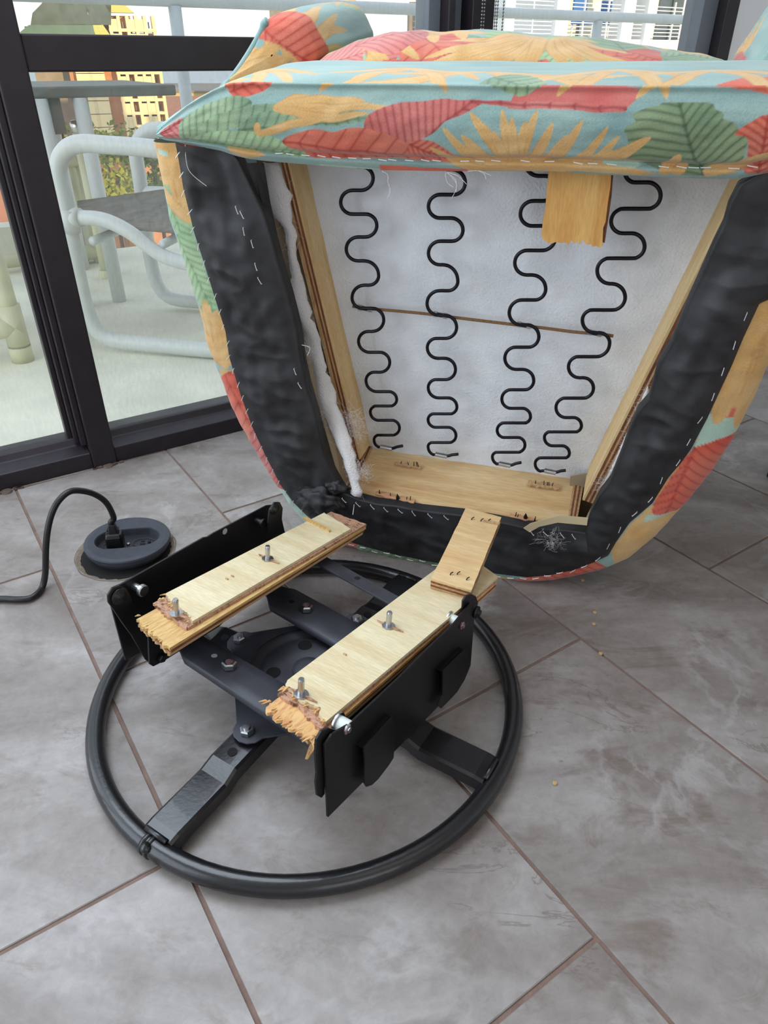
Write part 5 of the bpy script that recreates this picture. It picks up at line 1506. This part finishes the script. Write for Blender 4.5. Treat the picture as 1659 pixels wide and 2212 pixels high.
# nearest sling chair: tubular side loops and a sling seat
ga, gb = WF.px(235, 742, .02), WF.px(455, 757, .02)
cdir = (gb - ga); cdir.z = 0; cdir.normalize(); cn_ = Vector((-cdir.y, cdir.x, 0))
SCF = Frame((ga.x, ga.y, 0), cdir, cn_, (0, 0, 1))
pch = empty('patio_chair', SCF, 'white tubular patio chair with grey sling seat just outside the glass', 'patio chair')
sc = lambda u, v, off=0.: SCF.px(u, v, off, 1)
TR = .0225
loop = [sc(u, v) for u, v in ((470, 330), (400, 328), (300, 318), (230, 313), (180, 310), (150, 318), (131, 340), (127, 375), (136, 420), (146, 470), (158, 540), (170, 600), (184, 660), (200, 700), (222, 726), (256, 738), (320, 744), (400, 752), (470, 758))]
lw_ = [p for p in loop]
obj('side_frame', tube(catmull(lw_, 6), TR, 14), M_PVC, pch, smooth=True)
seatc = [sc(u, v) for u, v in ((150, 470), (178, 470), (215, 473), (250, 485), (285, 505), (320, 532), (355, 554), (400, 568), (460, 576))]
obj('seat_rail', tube(catmull(seatc, 6), TR * .86, 14), M_PVC, pch, smooth=True)
obj('tee_joint', cyl(sc(148, 452), sc(152, 500), TR * 1.22, 16), M_PVC, pch, smooth=True)
obj('tee_joint', cyl(sc(150, 469), sc(174, 470), TR * 1.12, 16), M_PVC, pch, smooth=True)
W2 = .44
for o_, r_ in ((catmull(loop, 6), TR), (catmull(seatc, 6), TR * .86)):
    obj('side_frame', tube([p + Vector((0, W2, 0)) for p in o_], r_, 14), M_PVC, pch, smooth=True)
rows = []
for i in range(14):
    t = i / 13; p, q = sc(168 + 225 * t, 480 + 26 * t ** .7, .02), sc(168 + 235 * t, 438 - 32 * t, W2 - .02)
    rows.append([p.lerp(q, k / 11) - Vector((0, 0, .02 * math.sin(math.pi * k / 11))) for k in range(12)])
o = obj('sling_seat', loft(rows), M_SLING, pch, smooth=True)
s_ = o.modifiers.new('thickness', 'SOLIDIFY'); s_.thickness = .006
for t in (.15, .85):
    x = rows[0][0].x + t * .3
    obj('cross_tube', cyl((x, 0, rows[0][0].z - .045), (x, W2, rows[0][0].z - .045), .012, 10), M_PVC, pch, smooth=True)

# table with a grey top on pipe legs
tl0 = WF.px(258, 648, 0); td = WD
TF = Frame((tl0.x, tl0.y, -.004), WD, WN, (0, 0, 1))
tab = empty('patio_table', TF, 'grey-topped balcony table on white pipe legs behind the patio chair', 'table')
a = TF.px(375, 182, 0, 1); b = TF.px(375, 206, 0, 1); lft = TF.px(20, 195, 0, 1)
zt_, zb_ = a.z, b.z
obj('table_top', mm(lft.x, a.x, -.02, .60, zb_, zt_), M_TABLE, tab, bevel=.006)
for x in (0, lft.x + .08):
    for y in (0, .55):
        obj('leg', cyl((x, y, 0), (x, y, zb_), .024, 14), M_PVC, tab, smooth=True)
obj('apron', mm(lft.x + .05, -.06, .0, .025, zb_ - .10, zb_), M_TABLE, tab)

# two cream pipe seats: one at the left edge near the glass, one by the railing
def pipe_seat(name, fr, legs, rails, tees, label, seat=None):
    e_ = empty(name, fr, label, 'pipe seat')
    for p in legs: obj('leg', cyl((p[0], p[1], 0), p[2:] if len(p) > 3 else (p[0], p[1], p[2]), .025, 14), M_CREAM, e_, smooth=True)
    for p, q in rails: obj('cross_pipe', cyl(p, q, .024, 14), M_CREAM, e_, smooth=True)
    for p, q in tees: obj('tee_joint', cyl(p, q, .031, 16), M_CREAM, e_, smooth=True)
    if seat: obj('seat_panel', mm(*seat), M_CREAM if False else M_SLING, e_, bevel=.004)
    return e_
g1 = WF.px(50, 776, 0)
F1 = Frame((g1.x, g1.y, -.004), WD, WN, (0, 0, 1))
z1 = F1.px(20, 705, 0, 1).z
pipe_seat('pipe_stool', F1, [(0, 0, .40), (-.42, 0, .40), (0, .40, .40), (-.42, .40, .40)], [((-.42, 0, z1), (0, 0, z1)), ((0, 0, .38), (0, .4, .38)), ((-.42, 0, .38), (0, 0, .38)), ((-.42, .4, .38), (0, .4, .38))],
          [((-.07, 0, z1), (.02, 0, z1)), ((0, 0, z1 - .06), (0, 0, z1 + .06)), ((0, 0, .0), (0, 0, .05))], 'cream plastic pipe stool standing at the far left of the balcony', (-.43, .01, 0, .40, .40, .42))
g2 = WF.px(219, 563, 0)
F2 = Frame((g2.x, g2.y, -.004), WD, WN, (0, 0, 1))
z2 = F2.px(210, 543, 0, 1).z
zt2 = F2.px(176, 335, 0, 1).z
pipe_seat('pipe_rack', F2, [(0, 0, zt2), (-1.0, 0, zt2), (0, .2, zt2), (-1.0, .2, zt2)], [((-1.0, 0, z2), (0, 0, z2)), ((-1.0, 0, zt2 - .02), (0, 0, zt2 - .02)), ((0, 0, zt2 - .02), (0, .2, zt2 - .02)), ((-1.0, .2, zt2 - .02), (0, .2, zt2 - .02))],
          [((-.10, 0, z2), (.03, 0, z2)), ((0, 0, z2 - .07), (0, 0, z2 + .07))], 'cream plastic pipe rack near the balcony railing behind the table')
# dark sling chair back seen between the post and the table legs
sb = WALL.l(WF.px(110, 600, 0)); off_ = sb.y + .22
q = [WALL.px(u, v, off_, 1) for u, v in ((62, 232), (130, 232), (152, 400), (94, 400))]
SB = Frame(WALL.w(((q[2].x + q[3].x) / 2, off_, -.004)), WD, WN, (0, 0, 1))
ch2 = empty('folding_chair', SB, 'brown sling-backed chair between window post and table legs', 'patio chair')
loc = [SB.l(WALL.w(p)) for p in q]
obj('sling_back', prism(loc, (0, .012, 0)), mat('brown_sling', srgb(96, 84, 78), .9), ch2)
hw = (loc[1].x - loc[0].x) / 2
for x in (loc[3].x, loc[2].x):
    obj('leg', cyl((x, .02, 0), (x - .01, .02, loc[0].z + .03), .014, 10), M_TABLE, ch2, smooth=True)
    obj('leg', cyl((x, .42, 0), (x, .42, loc[3].z), .014, 10), M_TABLE, ch2, smooth=True)
obj('seat', mm(loc[3].x, loc[2].x, .02, .44, loc[3].z - .02, loc[3].z), M_SLING, ch2)
# capped white pole by the table
g3 = WALL.l(WF.px(205, 600, 0)); pz = WALL.px(166, 264, g3.y, 1)
PF3 = Frame(WALL.w((pz.x, g3.y, -.004)), WD, WN, (0, 0, 1))
po = empty('umbrella_pole', PF3, 'short cream pole with chrome cap behind the chair arm', 'pole')
obj('pole', cyl((0, 0, 0), (0, 0, pz.z - .02), .024, 14), M_CREAM, po, smooth=True)
obj('cap', lathe([(.027, pz.z - .03), (.027, pz.z), (.02, pz.z + .01), (0, pz.z + .012)], Frame((0, 0, 0), (1, 0, 0), (0, 1, 0), (0, 0, 1)), 16), M_CHROME, po, smooth=True)
obj('foot', lathe([(.036, 0), (.036, .012), (.03, .03), (0, .03)], Frame((0, 0, 0), (1, 0, 0), (0, 1, 0), (0, 0, 1)), 20), M_CREAM, po)

# ------------------------------------------------------------------ bead chains of the blinds
M_BEAD = mat('grey_chain_beads', srgb(126, 120, 116), .35, metal=.8)
for k, (u, lab) in enumerate(((1043, 'bead chain of the blind hanging before the black middle post'), (1071, 'left bead chain hanging against the bright door glass'), (1086, 'right bead chain hanging against the bright door glass'))):
    p = WALL.px(u, 40, -.03, 1)
    CFx = Frame(WALL.w((p.x, -.03, 2.42)), WD, WN, (0, 0, 1))
    g = []
    for dx in ((-.003, .003) if k != 2 else (0,)):
        z = 0
        while z > -1.80:
            g.append(lathe([(0, z - .0022), (.0018, z - .0014), (.0022, z), (.0018, z + .0014), (0, z + .0022)], Frame((dx, 0, 0), (1, 0, 0), (0, 1, 0), (0, 0, 1)), 6)); z -= .0062
        g.append(cyl((dx, 0, 0), (dx, 0, -1.80), .0006, 4))
    obj('blind_chain', join(*g), M_BEAD, fr=CFx, label=lab, cat='blind chain')

# ------------------------------------------------------------------ the town outside
M_BRICK = mat('tan_brick_wall', srgb(196, 140, 104), .9, var=.2, vscale=2)
M_BCREAM = mat('cream_balcony_concrete', srgb(232, 214, 170), .85)
M_BSHADE = mat('taupe_and_shaded_wall', srgb(150, 140, 128), .9, var=.2, vscale=1)  # taupe; also carries the shade on the towers' unlit parts as colour
M_ROOFG = mat('green_metal_roof', srgb(96, 122, 108), .7, var=.2, vscale=1)
M_WIN = mat('dark_window_glass', srgb(70, 84, 92), .15, spec=.8)
M_CURT = mat('pale_curtain_window', srgb(226, 224, 200), .5)
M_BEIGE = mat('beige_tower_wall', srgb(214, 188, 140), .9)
M_BEIGE2 = mat('brown_tower_wall', srgb(150, 126, 104), .9)
M_WHITEB = mat('white_building_paint', srgb(226, 230, 234), .8)
def bf(Y, x_ax=None):
    """facade plane at distance Y in front of the camera, x to the right, y away, z up"""
    return Frame((0, Y, 0), (1, 0, 0), (0, 1, 0), (0, 0, 1))
def rect(F, u0, v0, u1, v1, dep, dy=0):
    a, b = F.px((u0 + u1) / 2, v0, dy, 1), F.px((u0 + u1) / 2, v1, dy, 1)
    l_, r_ = F.px(u0, (v0 + v1) / 2, dy, 1), F.px(u1, (v0 + v1) / 2, dy, 1)
    return mm(l_.x, r_.x, dy, dy + dep, b.z, a.z)
BOT = -34
def tower(name, F, u0, u1, v0, dep, m_, label, top_v=None):
    e_ = empty(name, Frame(F.w((F.px((u0 + u1) / 2, v0, 0, 1).x, 0, BOT)), *F.a), label, 'building')
    return e_
def put(F, e_, nm, g, m_):
    M_ = e_.matrix_world.inverted()
    V = [M_ @ F.w(v) for v in g[0]]
    return obj(nm, (V, g[1]), m_, e_)
# brick tower with cream balcony grid
_a = math.radians(-20); _y = Vector((math.sin(_a), math.cos(_a), 0))
FA = Frame(_y * 95, (_y.y, -_y.x, 0), _y, (0, 0, 1))
tA = tower('apartment_tower', FA, 225, 345, 160, 20, M_BRICK, 'sunlit brick apartment tower with cream balcony grid and green roof beyond the left glass')
xl, xr = FA.px(150, 160, 0, 1).x, FA.px(345, 160, 0, 1).x
ztop = FA.px(300, 35, 0, 1).z
put(FA, tA, 'wall', mm(xl, xr - 2.2, 0, 18, BOT, ztop), M_BRICK)
put(FA, tA, 'wall', mm(xr - 2.2, xr, .6, 18, BOT, FA.px(340, 72, 0, 1).z), M_BRICK)
# balconies: floors of slabs, piers between
fh = (FA.px(300, 205, 0, 1).z - FA.px(300, 235, 0, 1).z) * .95
xg0, xg1 = FA.px(238, 60, 0, 1).x, xr
nfl = int((ztop - BOT) / fh)
cols = [xg0 + (xg1 - xg0) * k / 5 for k in range(6)]
for f in range(nfl):
    z = ztop - (f + 1) * fh
    if z < FA.px(300, 300, 0, 1).z: break
    put(FA, tA, 'balcony_slab', mm(xg0 - .2, xg1 + .1, -1.4, .1, z - .14, z + .14), M_BCREAM)
    for k in (0, 2, 3): put(FA, tA, 'balcony_front', mm(cols[k] + .1, cols[k + 1] - .1, -1.35, -1.2, z + .14, z + .95), M_BCREAM)
    for k in (0, 1, 2, 3, 4): put(FA, tA, 'window', mm(cols[k] + .5, cols[k + 1] - .5, -.1, .05, z + .2, z + fh - .5), M_CURT if (k + f) % 2 else M_WIN)
    for xx in (FA.px(165, 165, 0, 1).x, FA.px(192, 165, 0, 1).x):
        put(FA, tA, 'balcony_front', mm(xx, xx + 1.6, -.8, .1, z, z + 1.2), M_BCREAM)
for x in cols: put(FA, tA, 'pier', mm(x - .16, x + .16, -1.45, .1, FA.px(300, 300, 0, 1).z, ztop), M_BCREAM)
# roofs: sloping green panels
def roofpoly(pts, dep, m_): put(FA, tA, 'roof', prism([FA.px(u, v, -1.5, 1) for u, v in pts], (0, dep, 0)), m_)
M_ROOFY = mat('yellow_green_roof', srgb(186, 186, 110), .8)  # yellow-green slopes, paler than the other green roofs
roofpoly([(222, 2), (270, 10), (290, 28), (236, 27)], 1, M_ROOFY)
roofpoly([(40, 72), (62, 54), (200, 52), (208, 90), (40, 90)], 12, M_ROOFG)
roofpoly([(198, 50), (222, 53), (238, 76), (206, 76)], 1, M_ROOFY)
roofpoly([(66, 54), (70, 28), (88, 10), (118, -30), (240, -30), (240, 54)], 10, mat('dark_green_gable', srgb(92, 104, 100), .8, var=.3, vscale=1))
roofpoly([(158, -10), (188, -10), (200, 0), (196, 20), (190, 32), (184, 10), (160, 8)], .5, M_BCREAM)
put(FA, tA, 'wall', mm(FA.px(60, 100, 0, 1).x, xl + 1, 2, 16, BOT, FA.px(100, 56, 0, 1).z), M_BSHADE)  # shaded left part of the tower, its shade put into the wall colour
# distant beige tower
FB = bf(220)
tB = tower('distant_tower', FB, 685, 765, 5, 20, M_BEIGE, 'distant beige tower with two columns of balconies behind the cushion')
zB = FB.px(720, -40, 0, 1).z
x0_, x1_, x2_ = FB.px(682, 40, 0, 1).x, FB.px(757, 40, 0, 1).x, FB.px(765, 40, 0, 1).x
put(FB, tB, 'wall', mm(x0_, x2_, 0, 16, BOT, zB), M_BEIGE)
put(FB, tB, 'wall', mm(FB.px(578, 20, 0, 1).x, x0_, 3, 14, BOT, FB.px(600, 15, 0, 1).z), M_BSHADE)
xa, xb, xc, xd = (FB.px(u, 40, 0, 1).x for u in (703, 722, 735, 752))
put(FB, tB, 'recess', mm(xb, xc, -.3, .2, BOT, zB), M_BEIGE2)
for k in range(9):
    v = -30 + k * 14.5
    for p, q in ((xa, xb), (xc, xd)):
        zt = FB.px(720, v, 0, 1).z
        put(FB, tB, 'window', mm(p, q, -.1, .2, zt - 1.1, zt), M_BEIGE2)
        put(FB, tB, 'balcony_front', mm(p - .2, q + .2, -1.2, 0, zt - 2.2, zt - 1.15), M_BCREAM)
FC = bf(170)
tC = tower('distant_block', FC, 880, 948, 5, 20, M_BEIGE, 'distant tan block with sunlit corner left of the middle window post')
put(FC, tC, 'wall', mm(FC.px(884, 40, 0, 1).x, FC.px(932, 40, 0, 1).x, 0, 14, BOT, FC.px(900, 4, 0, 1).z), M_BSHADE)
put(FC, tC, 'wall', mm(FC.px(932, 40, 0, 1).x, FC.px(947, 40, 0, 1).x, 1, 14, BOT, FC.px(900, -20, 0, 1).z), M_BEIGE)  # sunlit corner: the light is put into this paler wall colour
for k in range(6):
    v = 8 + k * 13; zt = FC.px(900, v, 0, 1).z
    put(FC, tC, 'window', mm(FC.px(892, 40, 0, 1).x, FC.px(924, 40, 0, 1).x, -.1, .2, zt - .8, zt), M_WIN)

# white apartment building close by on the right
FD = Frame(WALL.w((0, 17, 0)), WD, WN, (0, 0, 1))
tD = empty('white_apartment_block', Frame(FD.w((FD.px(1300, 60, 0, 1).x, 0, BOT)), *FD.a), 'white apartment block with railed balconies seen through the right glass', 'building')
def dput(nm, u0, v0, u1, v1, dep, m_, dy=0.):
    a = FD.px(u0, v0, dy, 1); b = FD.px(u1, v1, dy, 1)
    return put(FD, tD, nm, mm(a.x, b.x, dy, dy + dep, b.z, a.z), m_)
# back wall with windows, set behind the balcony
zf_ = FD.px(1200, 82, 0, 1).z; xw0 = FD.px(1250, 60, 0, 1).x; xw1 = FD.px(1800, 60, 0, 1).x
xb0 = FD.px(1090, 60, 0, 1).x
fh2 = 2.9
put(FD, tD, 'wall', mm(xw0 + .3, xw1, 1.6, 8, BOT, zf_ + 9), M_WHITEB)
for lv in (-1, 0, 1, 2):
    z = zf_ + lv * fh2
    put(FD, tD, 'balcony_slab', mm(xb0 if lv >= 0 else xw0 + 2.5, xw1, -.05, 1.7, z - .30, z), M_WHITEB)
    for j in range(9):
        x = xb0 + 1.5 + j * 2.2
        if x < xw0 + .5: continue
        put(FD, tD, 'window', mm(x, x + 1.2, 1.52, 1.62, z + .05, z + 2.2), M_CURT if j % 3 else M_WIN)
        put(FD, tD, 'window_frame', mm(x + .58, x + .66, 1.46, 1.56, z + .05, z + 2.2), M_WIN)
    if lv < 2:
        for k in range(9):
            zz_ = z + .10 + k * .095
            put(FD, tD, 'railing_bar', mm(xb0 if lv >= 0 else xw0 + 2.5, xw1, -.02, .01, zz_ - .012, zz_ + .012), M_WHITEB)
        x = xb0
        while x < xw1:
            if lv >= 0 or x > xw0 + 2.5: put(FD, tD, 'railing_post', mm(x - .02, x + .02, -.03, .02, z, z + 1.0), M_WHITEB)
            x += 1.0
for u, w_ in ((1097, .35), (1210, .5), (1352, .5), (1398, .3), (1600, .4)):
    x = FD.px(u, 60, -.1, 1).x
    put(FD, tD, 'column', mm(x - w_ / 2, x + w_ / 2, -.15, .35, BOT, zf_ + 9), M_WHITEB)
# upper left gable of that building
put(FD, tD, 'wall', mm(FD.px(1092, 20, 0, 1).x, FD.px(1212, 20, 0, 1).x, .6, 1.6, zf_ + 1.95, zf_ + 2.7), M_BSHADE)
M_BLUE = mat('blue_chair_cloth', srgb(40, 104, 180), .7)
for k, (u, lab) in enumerate(((1262, 'blue chair on the white building balcony, left one'), (1322, 'blue chair on the white building balcony, right one'))):
    p = FD.px(u, 78, .5, 1)
    f3 = Frame(FD.w((p.x, .6, zf_)), WD, WN, (0, 0, 1))
    bc_ = empty('deck_chair', f3, lab, 'deck chair')
    obj('seat', mm(-.28, .28, -.25, .25, .38, .44), M_BLUE, bc_); obj('backrest', mm(-.28, .28, .2, .26, .44, 1.0), M_BLUE, bc_)
    for sx in (-.25, .25):
        for sy in (-.22, .22): obj('leg', mm(sx - .02, sx + .02, sy - .02, sy + .02, 0, .38), M_WHITEB, bc_)

# trees and low roofs below the tower
M_LEAF = mat('yellow_green_foliage', srgb(150, 150, 60), .9, col2=srgb(96, 110, 44), vscale=1.2, bump=1, bscale=3)  # yellow-green leaves mottled with a darker green
M_LEAF2 = mat('green_foliage', srgb(110, 128, 58), .9, col2=srgb(70, 88, 40), vscale=1.2)
M_TRUNK = mat('tree_trunk', srgb(96, 78, 62), .9)
def tree(u, v, Y, R, seed, lab, m_):
    F = bf(Y); p = F.w(F.px(u, v, 0, 1))
    e_ = empty('tree', Frame((p.x, p.y, BOT), (1, 0, 0), (0, 1, 0), (0, 0, 1)), lab, 'tree', 'trees below the brick tower')
    r = random.Random(seed); hc = p.z - BOT
    V, Fc = [], []
    for k in range(420):
        a, b = r.uniform(0, 6.28), math.acos(r.uniform(-.6, 1)); rr_ = R * r.uniform(.55, 1.05) * (1 + .25 * math.sin(a * 3 + seed))
        c = Vector((rr_ * math.sin(b) * math.cos(a), rr_ * math.sin(b) * math.sin(a), hc + rr_ * .8 * math.cos(b) - R))
        d1 = Vector((r.gauss(0, 1), r.gauss(0, 1), r.gauss(0, 1))).normalized(); d2 = d1.orthogonal().normalized()
        s_ = R * r.uniform(.06, .16); n = len(V)
        V += [c + d1 * s_, c + d2 * s_ * .6, c - d1 * s_, c - d2 * s_ * .6]; Fc.append((n, n + 1, n + 2, n + 3))
    obj('foliage', (V, Fc), m_, e_)
    obj('trunk', cyl((0, 0, 0), (0, 0, hc - R * .6), R * .08, 8), M_TRUNK, e_)
tr_ = [(150, 262, 54, 1.9), (214, 262, 62, 2.1), (268, 264, 72, 2.2), (318, 274, 60, 1.9), (366, 274, 76, 2.4), (240, 335, 46, 1.8), (292, 350, 55, 2.0), (352, 362, 68, 1.9), (190, 380, 40, 1.6), (420, 300, 66, 2.2)]
labs = ['leafy tree at the brick tower foot, leftmost of the upper row', 'leafy tree at the brick tower foot, second from left in the upper row', 'leafy tree at the brick tower foot, middle of the upper row',
        'leafy tree at the brick tower foot, fourth from left in the upper row', 'leafy tree right of the brick tower foot beside the chair corner', 'yellow-green tree inside the patio chair arm loop, left one', 'yellow-green tree inside the patio chair arm loop, middle one',
        'yellow-green tree inside the patio chair arm loop, right one', 'lowest yellow-green tree seen between the patio table legs', 'tree hidden mostly behind the top left corner of the armchair']
for i, (u, v, Y, R) in enumerate(tr_): tree(u, v, Y, R, i, labs[i], M_LEAF if i % 3 else M_LEAF2)
M_GROUND = mat('town_ground', srgb(150, 132, 96), .95, col2=srgb(110, 112, 70), vscale=.08, detail=10)
M_SEA = mat('sea_water', srgb(120, 138, 150), .35, var=.1, vscale=.02)
obj('trim_ground', mm(-400, 500, 8, 330, BOT - .5, BOT), M_GROUND, kind='structure')
obj('trim_sea', mm(-3000, 3000, 330, 2900, BOT - .8, BOT - .4), M_SEA, kind='structure')
rr4 = random.Random(2)
M_ROOF1 = mat('red_brown_roof', srgb(168, 116, 92), .9, var=.2, vscale=1)
for i, (u, v, Y, w, lab) in enumerate(((10, 452, 28, 4, 'low red-brown roof at the far left below the balcony'), (395, 225, 150, 40, 'long red-brown roof beside the brick tower'), (450, 240, 120, 30, 'grey-brown roof between the tower and the chair'), (480, 190, 260, 60, 'flat tan roof near the sea right of the tower'))):
    F = bf(Y); p = F.w(F.px(u, v, 0, 1))
    e_ = empty('low_building', Frame((p.x, p.y, BOT), (1, 0, 0), (0, 1, 0), (0, 0, 1)), lab, 'building')
    obj('wall', mm(-w / 2, w / 2, 0, w * .6, 0, p.z - BOT - .8), M_BEIGE, e_)
    obj('roof', prism([(-w / 2 - .5, -.5, p.z - BOT - .8), (w / 2 + .5, -.5, p.z - BOT - .8), (w / 2 - 1, w * .3, p.z - BOT + .8), (-w / 2 + 1, w * .3, p.z - BOT + .8)], (0, 0, -.4)), M_ROOF1 if i % 2 == 0 or i == 1 else M_BSHADE, e_)
# black furniture leg at the right edge
kp_ = WF.px(1668, 1030, 0)
lg = empty('side_table', Frame(kp_, (1, 0, 0), (0, 1, 0), (0, 0, 1)), 'dark table leg standing on the tiles at the right edge', 'table')
obj('leg', cyl((0, 0, 0), (.03, .02, .42), .011, 12), M_BLK2, lg, smooth=True)
obj('table_top', mm(-.02, .45, -.1, .35, .42, .44), M_BLK2, lg, bevel=.004)
for x, y in ((.4, 0), (.4, .3), (0.02, .3)): obj('leg', cyl((x, y, 0), (x, y, .42), .011, 12), M_BLK2, lg, smooth=True)
